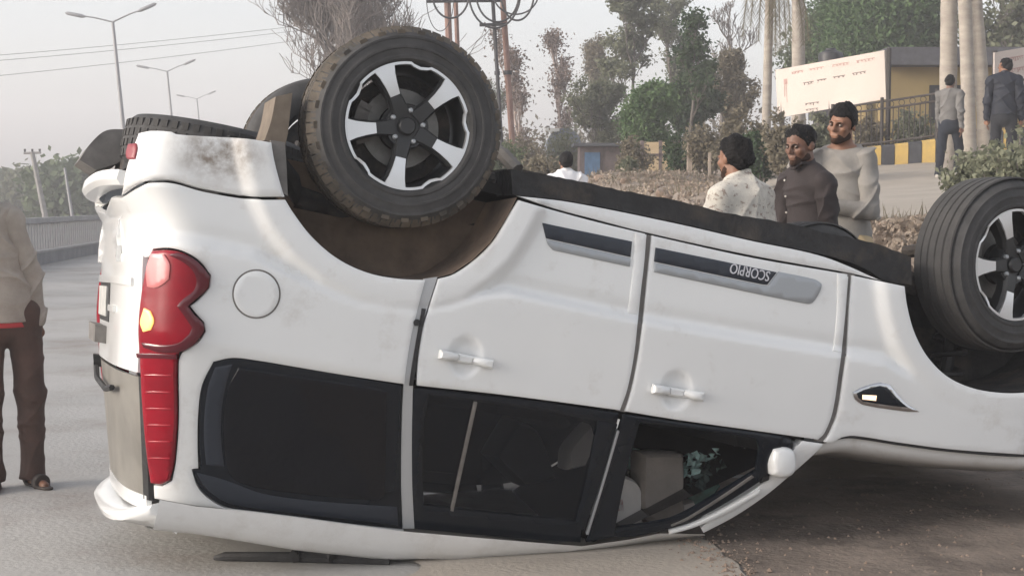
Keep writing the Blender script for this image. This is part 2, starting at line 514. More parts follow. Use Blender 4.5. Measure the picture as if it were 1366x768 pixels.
# lighter concrete apron in front, its ragged edge running under the car; brown dirt on the right
def flat_patch(name, pts, z, material, amp=.055, step=.06):
    P = [Vector(p) for p in pts]; out = []
    for a, b in zip(P, P[1:]+P[:1]):
        k = max(1, int((b-a).length/step))
        for i in range(k):
            p = a+(b-a)*i/k; q = p.copy(); q.x += amp*float(nz2(p.x*1.0, p.y, .13, 21)); q.y += amp*float(nz2(p.x, p.y, .11, 22)); out.append((q.x, q.y))
    n = len(out); vs = [(x, y, z) for x, y in out]; 
    from mathutils.geometry import tessellate_polygon
    ff = tessellate_polygon([[Vector((x, y, 0)) for x, y in out]]); ff = [f if (Vector(out[f[1]])-Vector(out[f[0]])).cross(Vector(out[f[2]])-Vector(out[f[0]])) > 0 else f[::-1] for f in ff]; vv = [Vector(q) for q in out]
    o = mesh_obj(name, [(v.x, v.y, z) for v in vv], ff, material, None, False); o['kind'] = 'structure'; return o
def gnd0(px, py, z=0.0):
    d = np.array([(px-PCX)/FPX, (py-PCY)/FPX, 1.0]); c, s = math.cos(PITCH), math.sin(PITCH)
    dy, dz = c*d[2]-s*d[1], -s*d[2]-c*d[1]; t = (z-CAM_H)/dz; return (d[0]*t, dy*t)
flat_patch('dirt_patch', [gnd0(900, 715), gnd0(945, 716), gnd0(962, 735), gnd0(1010, 772), gnd0(1060, 860), (3.4, 3.6), (8, 3.6), (8, 8.7), (3.2, 8.45), (.9, 8.0), (.4, 7.4), (.5, 7.0)], .014, M_dirt)
flat_patch('concrete_apron', [gnd0(560, 752), gnd0(720, 730), gnd0(900, 712), gnd0(935, 716), gnd0(958, 735), gnd0(1006, 772), gnd0(1055, 860), (1.3, 2.6), (-.6, 2.6), gnd0(480, 850)], .018, M_apron)
# concrete ramp to the gate
V = []; tt = np.linspace(10.6, 29.6, 40); ss = np.linspace(5.2, 13.4, 18)
for y in tt:
    for k, s_ in enumerate(ss):
        sl = float(ramp_left(y))+(s_-5.2)/8.2*(13.4-float(ramp_left(y))); x = (sl+RDX*y)/RDY
        ed = .25*nz2(y, 3.1 if k else 9.2, .7, 31) if k in (0, 17) else 0
        V.append((x+ed, y, ground_z(x, y)+.035))
rp = mesh_obj('ramp', V, [(i*18+k, i*18+k+1, (i+1)*18+k+1, (i+1)*18+k) for i in range(39) for k in range(17)], M_ramp, None, True, 0); rp['kind'] = 'structure'
# ------------------------------------------------------------------ car materials
M_paint = mat('white_paint', (.745, .755, .75), rough=.30, coat=.8, var=.015, vscale=3)
dirt_overlay(M_paint, (.30, .24, .17), 7.0, .56, .80, strength=.35)
dirt_overlay(M_paint, (.30, .20, .12), 9.0, .30, .62, centre=tuple(back(648., 300., .95)-ROOT_OFF), radius=(.07, .35, .20), strength=.42)
dirt_overlay(M_paint, (.36, .32, .27), 26.0, .50, .66, centre=tuple(back(330., 600., .80)-ROOT_OFF), radius=(.9, .6, .30), strength=.22)
M_roof = mat('roof_paint', (.74, .74, .73), rough=.4, coat=.3, var=.03, vscale=5)
dirt_overlay(M_roof, (.30, .25, .19), 9.0, .50, .72, strength=.22)
M_bump = mat('bumper_paint', (.75, .755, .745), rough=.35, coat=.5)
dirt_overlay(M_bump, (.17, .12, .08), 16.0, .34, .62, centre=tuple(back(290., 205., .93)-ROOT_OFF), radius=(.20, .35, .13), strength=.85)
M_black = mat('gloss_black', (.005, .008, .013), rough=.25, coat=.08, spec=.25)
M_glass = mat('tinted_glass', (.003, .004, .007), rough=.07, spec=.28)
M_glass2 = mat('clear_tinted_glass', (.006, .009, .014), rough=.05, spec=.3, alpha=.6)
M_rglass = mat('dusty_glass', (.20, .19, .17), rough=.35, spec=.4, var=.18, vscale=5)
M_blk = mat('black_plastic', (.018, .018, .019), rough=.65, var=.4, vscale=20, bump=.15, bscale=60)
M_sill = mat('sill_plastic', (.016, .016, .017), rough=.7, var=.4, vscale=14, bump=.5, bscale=24)
dirt_overlay(M_sill, (.11, .085, .062), 6.0, .50, .74, strength=.6)
M_under = mat('underbody', (.022, .021, .021), rough=.8, var=.5, vscale=9, bump=.4, bscale=30)
dirt_overlay(M_under, (.13, .10, .075), 5.0, .48, .72, strength=.7)
M_liner = mat('arch_liner', (.10, .075, .057), rough=.95, col2=(.20, .145, .105), vscale=5, bump=.25, bscale=25)
M_rub = mat('tyre_rubber', (.050, .049, .049), rough=.78, var=.25, vscale=12, bump=.1, bscale=80)
M_tread = mat('tread_rubber', (.050, .046, .041), rough=.9, col2=(.135, .11, .083), vscale=7, bump=.2, bscale=60)
M_tread2 = mat('road_tread_rubber', (.040, .039, .039), rough=.85, col2=(.062, .059, .056), vscale=6, bump=.15, bscale=60)
M_silver = mat('machined_silver', (.72, .73, .74), rough=.32, metal=.75)
M_rimblk = mat('black_alloy', (.022, .023, .024), rough=.42, spec=.5)
M_disc = mat('brake_steel', (.20, .195, .185), rough=.5, metal=.7, var=.2, vscale=14)
M_red = mat('red_lens', (.25, .002, .013), rough=.2, spec=.35, coat=.12, var=.15, vscale=6)
M_redd = mat('dark_red_lens', (.085, .003, .010), rough=.14, coat=.3)
M_red2 = mat('bright_red_lens', (.33, .006, .02), rough=.2, coat=.3)
M_redl = mat('pink_lens', (.60, .20, .20), rough=.15, coat=.6)
M_amber = mat('lit_amber', (.9, .6, .2), rough=.3, emit=(1, .55, .14), estr=.5)
M_ambw = mat('lit_marker', (.9, .7, .5), rough=.3, emit=(1, .66, .42), estr=.8)
M_chrome = mat('chrome', (.55, .55, .56), rough=.18, metal=1)
M_sat = mat('satin_silver', (.36, .38, .40), rough=.38, metal=.35)
M_decal = mat('black_trim', (.018, .024, .036), rough=.4)
M_letter = mat('badge_silver', (.62, .62, .66), rough=.4, metal=.3)
M_plate = mat('number_plate', (.45, .45, .43), rough=.5, var=.2, vscale=14)
M_grey = mat('grey_plastic', (.155, .145, .135), rough=.7, var=.25, vscale=10)
M_seat = mat('seat_cloth', (.21, .188, .168), rough=.95, var=.12, vscale=9, bump=.2, bscale=90)
M_jamb = mat('jamb_paint', (.42, .43, .44), rough=.45, coat=.3)
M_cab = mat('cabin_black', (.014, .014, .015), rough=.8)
M_head = mat('headliner', (.24, .225, .21), rough=.95, var=.08)
M_shard = mat('shattered_glass', (.50, .70, .66), rough=.3, var=.35, vscale=40, spec=.6)
M_teal = mat('tree_reflection_glass', (.014, .075, .060), rough=.25, var=.7, vscale=14)  # dark green stands in for trees reflected in the broken glass
M_bag = mat('airbag_cloth', (.42, .40, .38), rough=.9, var=.1)
M_dust = mat('mud_flap', (.13, .105, .08), rough=.95, col2=(.20, .165, .13), vscale=9)
M_lref = mat('reflector', (.25, .03, .04), rough=.4)

# ------------------------------------------------------------------ body panels
C_L = [(568, 373), (558, 412), (549, 450), (542, 495), (538, 560), (537, 640), (539, 704)]
C_R = [(582, 371), (569, 412), (561, 440), (555, 480), (550, 515), (549, 560), (549, 640), (552, 704)]
quarter_top = [(162, 264), (181, 252), (200, 244), (230, 244), (270, 255), (330, 265), (381, 266)]
_ra = [(392, 284), (416, 315), (450, 344), (490, 363), (530, 371)]
LAMP = [(204, 334), (225, 333), (246, 338), (266, 351), (279, 368), (277, 383), (263, 397), (251, 407), (258, 418), (270, 431), (272, 441), (262, 455),
        (250, 463), (240, 469), (236, 480), (236, 560), (232, 615), (227, 640), (215, 646), (202, 644), (197, 600), (192, 530), (190, 480), (188, 440), (191, 400), (197, 360)]
QW = [(285, 484), (310, 479), (340, 482), (400, 492), (460, 502), (537, 515), (536, 560), (535, 640), (537, 706), (480, 701), (400, 691), (310, 679),
      (285, 668), (266, 650), (257, 627), (267, 626), (265, 590), (266, 550), (270, 515)]
# the quarter panel runs from the bumper seam round the lamp to the C pillar and down to the roof gutter
panel('rear_quarter_panel', [(198, 343), (129, 351), (131, 322), (137, 292), (147, 264)] + quarter_top + _ra + [(568, 373), (558, 412), (549, 450), (542, 495), (540, 513),
      (460, 501), (400, 491), (340, 481), (310, 478), (285, 483), (270, 514), (265, 550), (264, 590), (265, 625), (256, 626), (265, 651), (284, 669), (309, 680), (400, 692), (480, 702),
      (538, 708), (458, 698), (392, 689), (326, 681), (262, 675), (205, 665), (204, 647), (216, 648), (229, 641), (234, 615), (238, 560), (238, 481), (242, 471), (251, 465), (264, 457), (274, 442),
      (272, 430), (260, 417), (253, 408), (265, 399), (279, 384), (281, 367), (267, 349), (246, 336), (225, 331), (204, 332)],
      M_paint, mirror=True, gap=.5, ang=30)
bump = panel('rear_bumper', [(163, 261), (181, 249), (200, 241), (230, 241), (270, 252), (330, 262), (380, 263), (374, 245), (366, 214), (362, 190), (330, 185), (262, 181), (235, 179),
      (229, 176), (202, 175), (186, 178), (178, 200), (170, 224)], M_bump, mirror=True, off=.012, thick=.05, gap=.5, roll=3.5, drop=.008)
panel('reflector', [(176, 194), (186, 193), (187, 199), (184, 214), (175, 214), (173, 208)], M_lref, parent=bump, off=.02, gap=0, roll=1, drop=.003, step=3, grid=4)
panel('rear_fuel_lid', [(342+31*math.cos(a*math.pi/12), 392+31.5*math.sin(a*math.pi/12)) for a in range(24)], M_paint, gap=.4, off=.0035, drop=.003, roll=1.8, step=4, thick=.006)
panel('fuel_lid_seam', [(342+32.4*math.cos(a*math.pi/12), 392+33*math.sin(a*math.pi/12)) for a in range(24)], M_grey, gap=0, off=.0012, drop=0, step=4, thick=.004)
# C pillar jamb, dark rubber line and the other gaps
panel('door_jamb', C_L + C_R[::-1], M_jamb, off=-.006, gap=-1.5, drop=0)
panel('door_seal', [(563, 411), (568, 412), (556, 480), (551, 514), (546, 514), (551, 480)], M_blk, off=.002, gap=0, drop=0, roll=.7, grid=4)
panel('seal_plug', [(556+4.5*math.cos(a*math.pi/5), 430+4.5*math.sin(a*math.pi/5)) for a in range(10)], M_blk, off=.004, gap=0, roll=1, drop=.001, step=3, grid=3)
rear_door = panel('rear_door', [(584, 371), (605, 365), (632, 347), (656, 324), (672, 300), (684, 279), (692, 266), (740, 280), (800, 296), (862, 311), (859, 360), (852, 430),
      (847, 475), (838, 520), (828, 548), (700, 531), (555, 515), (557, 480), (563, 440), (571, 412)], M_paint, mirror=True, gap=1.0, grid=4.5)
front_door = panel('front_door', [(869, 313), (1000, 342), (1132, 365), (1129, 400), (1124, 470), (1120, 500), (1112, 550), (1101, 578), (1092, 587), (1000, 574), (900, 560), (833, 549),
      (842, 520), (851, 475), (857, 430), (864, 362)], M_paint, mirror=True, gap=1.0, grid=4.5)
fender = panel('front_fender', [(1136, 366), (1160, 371), (1208, 381)] + FRONT_ARCH_PX[1:9] + [(1408, 540), (1372, 560), (1367, 607), (1270, 600), (1200, 591), (1140, 582), (1124, 584), (1110, 591), (1098, 590),
      (1106, 578), (1117, 550), (1125, 500), (1129, 470), (1133, 400)], M_paint, mirror=True, gap=1.0)
panel('door_jamb', [(856, 312), (874, 314), (862, 430), (855, 475), (846, 520), (836, 550), (824, 548), (834, 520), (842, 475), (850, 430)], M_grey, off=-.012, gap=0, drop=0)
panel('door_jamb', [(1126, 363), (1142, 366), (1135, 470), (1130, 500), (1122, 550), (1108, 580), (1098, 590), (1088, 588), (1106, 550), (1115, 500), (1120, 470)], M_grey, off=-.012, gap=0, drop=0)
panel('sill_panel', [(690, 261), (760, 269), (900, 297), (1000, 320), (1100, 342), (1176, 374), (1160, 370), (1134, 364), (1000, 340), (862, 310), (800, 294), (740, 278)], M_paint, gap=.3, off=-.004, mirror=True)
# raised edge trims of the two doors, black and silver waistline trims, badge plate
panel('edge_trim', [(847, 311), (862, 313), (858, 360), (850, 419), (837, 417), (844, 360)], M_paint, parent=rear_door, off=.006, gap=0, thick=.008)
panel('edge_trim', [(1117, 366), (1131, 369), (1127, 420), (1122, 470), (1111, 468), (1116, 420)], M_paint, parent=front_door, off=.006, gap=0, thick=.008)
panel('side_trim', [(723, 297), (741, 301), (843, 322), (841, 343), (728, 318)], M_decal, parent=rear_door, off=.006, gap=.2, thick=.008, roll=1.2, ang=25)
panel('trim_strip', [(728, 319), (841, 344), (840, 356), (738, 334), (731, 327)], M_sat, parent=rear_door, off=.006, gap=.2, thick=.008, roll=1.2, ang=25)
panel('side_trim', [(874, 330), (1036, 363), (1023, 380), (1015, 379), (872, 349)], M_decal, parent=front_door, off=.0065, gap=.2, thick=.008, roll=1.2, ang=25)
panel('trim_strip', [(872, 350), (1015, 380), (1024, 381), (1038, 362), (1088, 373), (1096, 379), (1094, 388), (1083, 404), (1074, 405), (872, 363)], M_sat, parent=front_door, off=.006, gap=.2, thick=.008, roll=1.2, ang=50)
# badge lettering, upside down with the car
def lettering(text, px0, px1, height_px, material, parent, off=.010):
    cu = bpy.data.curves.new('badge_lettering', 'FONT'); cu.body = text; cu.align_x = 'CENTER'; cu.align_y = 'CENTER'
    cu.size = 1; cu.extrude = .0
    o = bpy.data.objects.new('badge_lettering', cu); S.collection.objects.link(o)
    dg = bpy.context.evaluated_depsgraph_get(); me = bpy.data.meshes.new_from_object(o.evaluated_get(dg))
    bpy.data.objects.remove(o)
    co = np.array([v.co[:] for v in me.vertices]); 
    w = co[:, 0].max()-co[:, 0].min(); cx = (co[:, 0].max()+co[:, 0].min())/2; hh = co[:, 1].max()-co[:, 1].min(); cy = (co[:, 1].max()+co[:, 1].min())/2
    a = np.array(px0, float); b = np.array(px1, float); L = np.linalg.norm(b-a); ex = (b-a)/L; ey = np.array([-ex[1], ex[0]])
    u = -(co[:, 0]-cx)/w*L; v = (co[:, 1]-cy)/hh*height_px
    p = (a+b)/2+u[:, None]*ex+v[:, None]*ey
    q, n_ = on_body(p[:, 0], p[:, 1]); V = q+n_*off
    Vb = q+n_*(off-.004)
    fs = [list(f.vertices) for f in me.polygons]
    def fix(f): 
        c = np.cross(V[f[1]]-V[f[0]], V[f[2]]-V[f[0]]); return f if np.dot(c, n_[f[0]]) > 0 else f[::-1]
    fs = [fix(f) for f in fs]
    ed = {}
    for f in fs:
        for i in range(len(f)): ed[(f[i], f[(i+1) % len(f)])] = 1
    N = len(V)
    sides = [[b_, a_, a_+N, b_+N] for (a_, b_) in ed if (b_, a_) not in ed]
    return mesh_obj('badge_lettering', np.vstack([V, Vb])-ROOT_OFF, fs+sides, material, parent, False)
lettering('SCORPIO', (973, 357.5), (1025, 369), 13.5, M_letter, front_door)

def handle(x0, y0, x1, y1, door):
    """grab handle over a shallow dished recess; pixel line from the hinge end to the pull end"""
    a = np.array([x0, y0], float); b = np.array([x1, y1], float); L = np.linalg.norm(b-a); ex = (b-a)/L; ey = np.array([-ex[1], ex[0]])
    c = a+ex*L*.52+ey*1
    h = 7.5
    pts = [a-ey*h, a+ex*L*.22-ey*h*.95, a+ex*L*.8-ey*h*.8, b-ey*h*.8, b+ey*h*.9, a+ex*L*.8+ey*h*.75, a+ex*L*.22+ey*h*.6, a+ey*h*.6]
    panel('door_handle', [tuple(p) for p in pts], M_paint, parent=door, off=.034, gap=0, roll=2.6, drop=.010, thick=.016, grid=3.5, step=4, ang=60)
    panel('handle_end', [tuple(a+ex*t*L*.2+ey*s_*h*.55) for t, s_ in ((.05, -1), (1, -1), (1, 1), (.05, 1))], M_paint, parent=door, off=.020, gap=0, roll=1.5, drop=.002, thick=.03, step=4, grid=4)
    panel('handle_end', [tuple(b-ex*t*L*.16+ey*s_*h*.5) for t, s_ in ((.1, -1), (1, -1), (1, 1), (.1, 1))], M_paint, parent=door, off=.020, gap=0, roll=1.5, drop=.002, thick=.03, step=4, grid=4)
handle(584, 473, 656, 485, rear_door)
handle(868, 519, 936, 528, front_door)

# ------------------------------------------------------------------ glazing
qf = panel('quarter_window_frame', QW, M_black, mirror=True, gap=.3, off=-.002, ang=45)
panel('quarter_glass', [(318, 490), (400, 502), (500, 517), (516, 522), (515, 600), (514, 662), (505, 668), (420, 661), (340, 650), (313, 640), (303, 625), (298, 585), (299, 545), (305, 515)], M_glass, parent=qf, off=.003, gap=0, roll=2, drop=.006)
panel('applique', [(287, 490), (310, 486), (302, 512), (296, 545), (295, 585), (299, 622), (275, 620), (272, 585), (273, 550), (278, 515)], M_decal, parent=qf, off=.001, gap=0, roll=1.5)
panel('lower_moulding', [(262, 630), (300, 640), (350, 658), (420, 668), (530, 676), (531, 700), (480, 694), (400, 685), (312, 673), (290, 663), (272, 647)], M_decal, parent=qf, off=.003, gap=0, roll=2)
RW = [(553, 518), (700, 534), (827, 551), (822, 572), (800, 640), (777, 723), (700, 719), (640, 714), (553, 706), (550, 640), (550, 560)]
def framed(name, outer, holes_then, material, off=.0):
    return panel(name, outer, material, off=off, gap=.3, ang=30)
# rear door window: belt strip, division bar, pillar posts and the two panes
panel('window_frame', [(553, 518), (700, 534), (827, 551), (823, 566), (798, 562), (700, 545), (574, 528), (567, 560), (564, 620), (566, 674), (640, 683), (770, 696), (777, 700), (775, 724),
      (700, 719), (640, 714), (553, 706), (550, 640), (550, 560)], M_black, gap=.2, off=-.002, ang=30, mirror=True)
panel('pillar_cover', [(798, 561), (824, 566), (803, 640), (779, 708), (767, 699), (782, 640)], M_black, gap=.2, off=.001, ang=30)
panel('division_bar', [(633, 536), (637, 537), (605, 682), (601, 681)], M_grey, gap=0, off=.0, roll=.8, drop=.001, grid=4)
panel('rear_door_glass', [(572, 526), (634, 533), (602, 684), (563, 679), (562, 620), (565, 560)], M_glass2, gap=0, off=-.010, thick=.004)
panel('rear_door_glass', [(636, 534), (800, 558), (783, 640), (768, 700), (603, 684)], M_glass2, gap=0, off=-.010, thick=.004)
# front door window frame, broken open
FWO = [(832, 552), (900, 562), (1020, 578), (1046, 582), (1042, 604), (1034, 630), (975, 668), (925, 694), (880, 708), (840, 717), (782, 724), (803, 650), (824, 580)]
FWI = [(853, 563), (896, 568), (1010, 584), (1013, 600), (1009, 628), (960, 660), (915, 686), (890, 696), (822, 707), (823, 695), (838, 622)]
panel('window_frame', [(832, 552), (900, 562), (1020, 578), (1046, 582), (1042, 604), (1034, 630), (1009, 646), (1009, 628), (1013, 600), (1010, 585), (896, 569), (854, 564),
      (838, 622), (823, 695), (820, 716), (782, 724), (803, 650), (824, 580)], M_black, gap=.2, off=-.002, ang=30, mirror=True)
panel('window_frame', [(1009, 629), (1034, 630), (975, 668), (925, 695), (880, 709), (840, 717), (820, 716), (822, 706), (890, 695), (915, 685), (960, 659)], M_black, gap=0, off=-.004, ang=30)
panel('window_channel', [(1003, 634), (1006, 636), (962, 666), (918, 693), (896, 702), (895, 700), (917, 690), (960, 663)], M_grey, gap=0, off=.001, roll=.8, drop=.001, grid=4)
panel('window_channel', [(1014, 653), (1012, 659), (965, 686), (925, 703), (893, 712), (893, 708), (923, 699), (962, 681)], M_paint, gap=0, off=.004, roll=1, drop=.002, grid=4)
panel('pillar_bead', [(823, 574), (826, 575), (807, 640), (785, 712), (782, 712), (804, 640)], M_sat, gap=0, off=.004, roll=.8, drop=.001, grid=4)
# A pillar (white) running down to the windscreen header
panel('windscreen_pillar', [(1101, 592), (1072, 588), (1062, 600), (1040, 626), (1012, 652), (965, 682), (936, 706), (940, 713), (980, 692), (1022, 664), (1056, 636), (1094, 602)], M_paint, mirror=True, gap=.2, off=-.012, thick=.05)
# mirror: shell, black base and sail
mb = MB()
def px_blob(mb, pts, y0, y1, taper=.8):
    P = catmull(pts, 3.0, 60); q0 = back(P[:, 0], P[:, 1], y0); c = q0.mean(0)
    n = len(P); rings = []
    for t, k in ((0, .82), (.12, .95), (.35, 1.0), (.7, .96), (.92, .84), (1, .62)):
        r = c+(q0-c)*k; r = r.copy(); r[:, 1] = y0+(y1-y0)*t; rings.append(r)
    vs = np.vstack(rings); fs = []
    for i in range(len(rings)-1):
        for k in range(n): fs.append((i*n+k, i*n+(k+1) % n, (i+1)*n+(k+1) % n, (i+1)*n+k))
    fs.append(tuple(range(n))); fs.append(tuple(range(len(vs)-n, len(vs))))
    mb.add(vs, fs)
px_blob(mb, [(1023, 596), (1036, 593), (1049, 597), (1053, 610), (1053, 624), (1047, 633), (1034, 636), (1022, 631), (1020, 612)], .87, .945)
mirror = car_mb(mb, 'door_mirror', M_paint, fixn=True, sharp=60)
mb = MB(); px_blob(mb, [(1024, 576), (1046, 579), (1050, 590), (1048, 600), (1024, 600), (1020, 588)], .85, .92); car_mb(mb, 'mirror_base', M_black, mirror, fixn=True)
mb = MB(); px_blob(mb, [(1012, 577), (1024, 578), (1023, 600), (1022, 640), (1012, 644)], .84, .875); car_mb(mb, 'mirror_sail', M_blk, mirror, fixn=True)

# ------------------------------------------------------------------ tail: tailgate, lamps, glass, spoiler, plate
lamp = panel('tail_lamp', LAMP, M_red, off=.012, offs=lambda px, py, q: .008*smooth01((208-px)/16.), gap=.6, roll=2.5, drop=.008, thick=.04, grid=5, ang=50, mirror=True)
for o_ in list(suv.children):
    if o_.name.startswith('tail_lamp.'): o_.location.x -= .040
panel('lens_rim', [(240, 337), (262, 348), (279, 368), (277, 383), (262, 398), (251, 408), (259, 419), (271, 432), (271, 442), (260, 456), (244, 466), (215, 468), (198, 462), (196, 456), (216, 459), (238, 456),
      (252, 446), (256, 436), (246, 420), (238, 408), (246, 398), (258, 388), (262, 376), (258, 362), (246, 350), (228, 340)], M_redd, parent=lamp, off=.019, gap=0, roll=1.5, drop=.002, grid=5, ang=45, offs=lambda px, py, q: .008*smooth01((208-px)/16.))
panel('reversing_lens', [(206, 338), (222, 339), (229, 352), (228, 372), (220, 380), (210, 384), (202, 382), (201, 360)], M_redl, parent=lamp, off=.019, gap=0, roll=1.5, drop=.002, grid=4, offs=lambda px, py, q: .008*smooth01((208-px)/16.))
panel('indicator_lens', [(199, 411), (205, 415), (209, 428), (205, 440), (198, 442), (195, 430)], M_amber, parent=lamp, off=.020, gap=0, roll=1.2, drop=.002, grid=3, step=3, offs=lambda px, py, q: .008*smooth01((208-px)/16.))
panel('lamp_divider', [(189, 470), (237, 471), (237, 477), (190, 476)], M_redd, parent=lamp, off=.016, gap=0, roll=1, drop=.001, grid=4, offs=lambda px, py, q: .008*smooth01((208-px)/16.))
for k in range(6):
    panel('lens_rib', [(198+k*.8, 498+k*22), (230-k*.3, 498+k*22), (230-k*.3, 500+k*22), (198+k*.8, 500+k*22)], M_red2, parent=lamp, off=.0155, gap=0, roll=.6, drop=.001, grid=4, offs=lambda px, py, q: .008*smooth01((208-px)/16.))
# tailgate surface as y-z grid on the rear face
def rear_x(y, z):
    a = .30; x0 = np.interp(z, XR_Z, XR_X)+a
    ys = Yside(x0*np.ones_like(y), z)
    v = np.clip(np.abs(y)/ys, 0, .999)
    return x0-a*(1-v**PN)**(1/PN)
def rear_sheet(name, y0, y1, z0, z1, material, parent=None, off=.0, thick=.02, ny=24, nz=14, zc=None, mb_only=False):
    ys = np.linspace(y0, y1, ny); t = np.linspace(0, 1, nz)
    V = []; 
    for k in t:
        for y in ys:
            lo = z0(y) if callable(z0) else z0; hi = z1(y) if callable(z1) else z1
            z = lo+(hi-lo)*k; yy = y/.93*float(Yside(np.interp(z, XR_Z, XR_X)+.3, np.float64(z))); x = float(rear_x(np.array([yy]), np.array([z]))[0])-off
            V.append((x, yy, z))
    n0 = len(V); V += [(x+thick, y, z) for x, y, z in V[:n0]]
    fs = []
    for j in range(nz-1):
        for i in range(ny-1):
            a = j*ny+i; fs.append((a, a+ny, a+ny+1, a+1)); fs.append((a+n0, a+1+n0, a+ny+1+n0, a+ny+n0))
    bl = list(range(ny))+[j*ny+ny-1 for j in range(1, nz)]+list(range(nz*ny-2, (nz-1)*ny-1, -1))+[j*ny for j in range(nz-2, 0, -1)]
    for i in range(len(bl)):
        a, b = bl[i], bl[(i+1) % len(bl)]; fs.append((a, b, b+n0, a+n0))
    m_ = MB(); m_.add(V, fs); return car_mb(m_, name, material, parent, fixn=True)
tg = rear_sheet('tailgate', -.775, .775, .66, lambda y: 1.085+.0*y, M_paint, off=.004)
rear_sheet('tailgate_step', -.62, .70, .745, .775, M_paint, tg, off=.014, thick=.02, nz=5)
rear_sheet('bumper_centre', -.78, .76, .365, .42, M_bump, bump, off=.012, thick=.06)
rw = rear_sheet('rear_window', -.80, .80, 1.10, 1.545, M_rglass, off=-.004)
rear_sheet('tailgate_frame', -.78, .80, 1.545, 1.60, M_paint, off=.0)
rear_sheet('tailgate_frame', .775, .815, 1.10, 1.56, M_blk, off=-.001)
rear_sheet('plate_recess', -.36, .18, .775, .93, M_blk, tg, off=.007, thick=.01)
rear_sheet('number_plate', -.32, .12, .79, .91, M_plate, tg, off=.014, thick=.01)
rear_sheet('tailgate_handle', -.42, .08, .95, 1.02, M_grey, tg, off=.05, thick=.055)
rear_sheet('badge', .20, .40, .86, .885, M_paint, tg, off=.014, thick=.01)
rear_sheet('wiper_base', -.62, -.50, 1.09, 1.14, M_blk, rw, off=.03, thick=.04)
mb = MB(); mb.tube([(float(rear_x(np.array([y]), np.array([z]))[0])-.025, y, z) for y, z in ((-.55, 1.13), (-.2, 1.175), (.25, 1.19), (.45, 1.17))], .012, 6); car_mb(mb, 'wiper_arm', M_blk, rw)

# roof, gutter and spoiler; the crushed roof lies flat on the road
def stations():
    U = [(213, 666), (262, 675), (326, 681), (392, 689), (458, 698), (536, 708), (640, 717), (700, 722), (776, 728), (840, 719), (880, 711), (940, 712)]
    L = [(205, 703), (260, 708), (315, 716.5), (396, 730), (442, 735), (519, 743.5), (612, 746), (680, 743), (745, 738), (815, 730), (870, 721), (938, 714)]
    return back(np.array([u[0] for u in U], float), np.array([u[1] for u in U], float), .735), back(np.array([u[0] for u in L], float), np.array([u[1] for u in L], float), .665)
def clampz(q):
    w = car2world(q)
    for i in range(len(q)):
        d = .004-w[i, 2]
        if d > 0: q[i] += np.array(Wr.T @ np.array([0, 0, d]))
    return q
U_, L_ = stations()
rows = []
for u, l in zip(U_, L_):
    r = [u, u*.65+l*.35+np.array([0, .010, 0]), u*.3+l*.7+np.array([0, .008, 0]), l]
    for yy, dz in ((.61, .018), (.5, .03), (.3, .04), (.1, .045), (-.1, .045), (-.3, .04), (-.5, .03), (-.61, .018)):
        r.append(np.array([l[0], yy, l[2]+dz]))
    ml = l.copy(); ml[1] = -ml[1]; mu = u.copy(); mu[1] = -mu[1]
    r += [ml, mu]
    rows.append(clampz(np.array(r)))
mb = MB(); n = len(rows[0]); mb.add(np.vstack(rows), [(i*n+k, i*n+k+1, (i+1)*n+k+1, (i+1)*n+k) for i in range(len(rows)-1) for k in range(n-1)])
roof = car_mb(mb, 'roof', M_roof, fixn=True, sharp=60)
# spoiler: swept lip across the rear edge of the roof
ysp = np.concatenate([np.linspace(-.60, -.54, 6), np.linspace(-.48, .48, 15), np.linspace(.54, .60, 6)]); V = []
for y in ysp:
    k = abs(y)/.63
    xe = -.775+.145*k**4+.03*max(0, (k-.80)/.20)**2; xt = np.interp(1.60, XR_Z, XR_X)+.10
    zc_ = 1.668-.012*k**2-.085*k**6
    prof = [(max(xt+.12, xe+.085), 1.585), (max(xt, xe+.07), 1.600), (xe+.05, zc_-.040), (xe+.008, zc_-.018), (xe, zc_), (xe+.010, zc_+.018), (xe+.06, zc_+.022), (max(xt+.1, xe+.08), 1.69-.02*k), (max(xt+.12, xe+.09), 1.62)]
    V += [(x, y, z) for x, z in prof]
V = np.array(V)
m = 9; fs = [(i*m+k, i*m+(k+1) % m, (i+1)*m+(k+1) % m, (i+1)*m+k) for i in range(len(ysp)-1) for k in range(m)]
fs += [tuple(range(m)), tuple(range(len(V)-m, len(V)))]
mb = MB(); mb.add(V, fs); car_mb(mb, 'rear_spoiler', M_paint, fixn=True, sharp=50)
# roof rail torn loose, lying along the ground
def W2car(p): return (np.asarray(p)-Wt) @ Wr
def gnd(px, py, z=0.0):
    d = C2W @ np.array([(px-PCX)/FPX, (py-PCY)/FPX, 1]); s = (z-CAM_H)/d[2]; return np.array([0, 0, CAM_H])+d*s
mb = MB()
mb.tube([W2car(gnd(x, y, z)) for x, y, z in ((286, 744, .012), (300, 742, .022), (400, 743, .024), (520, 747, .022))], [.010, .02, .022, .02], 8)
mb.tube([W2car(gnd(x, y, z)) for x, y, z in ((392, 743, .03), (398, 734, .045), (440, 736, .045), (446, 744, .03))], [.025, .03, .03, .025], 8)
car_mb(mb, 'roof_rail', M_blk)

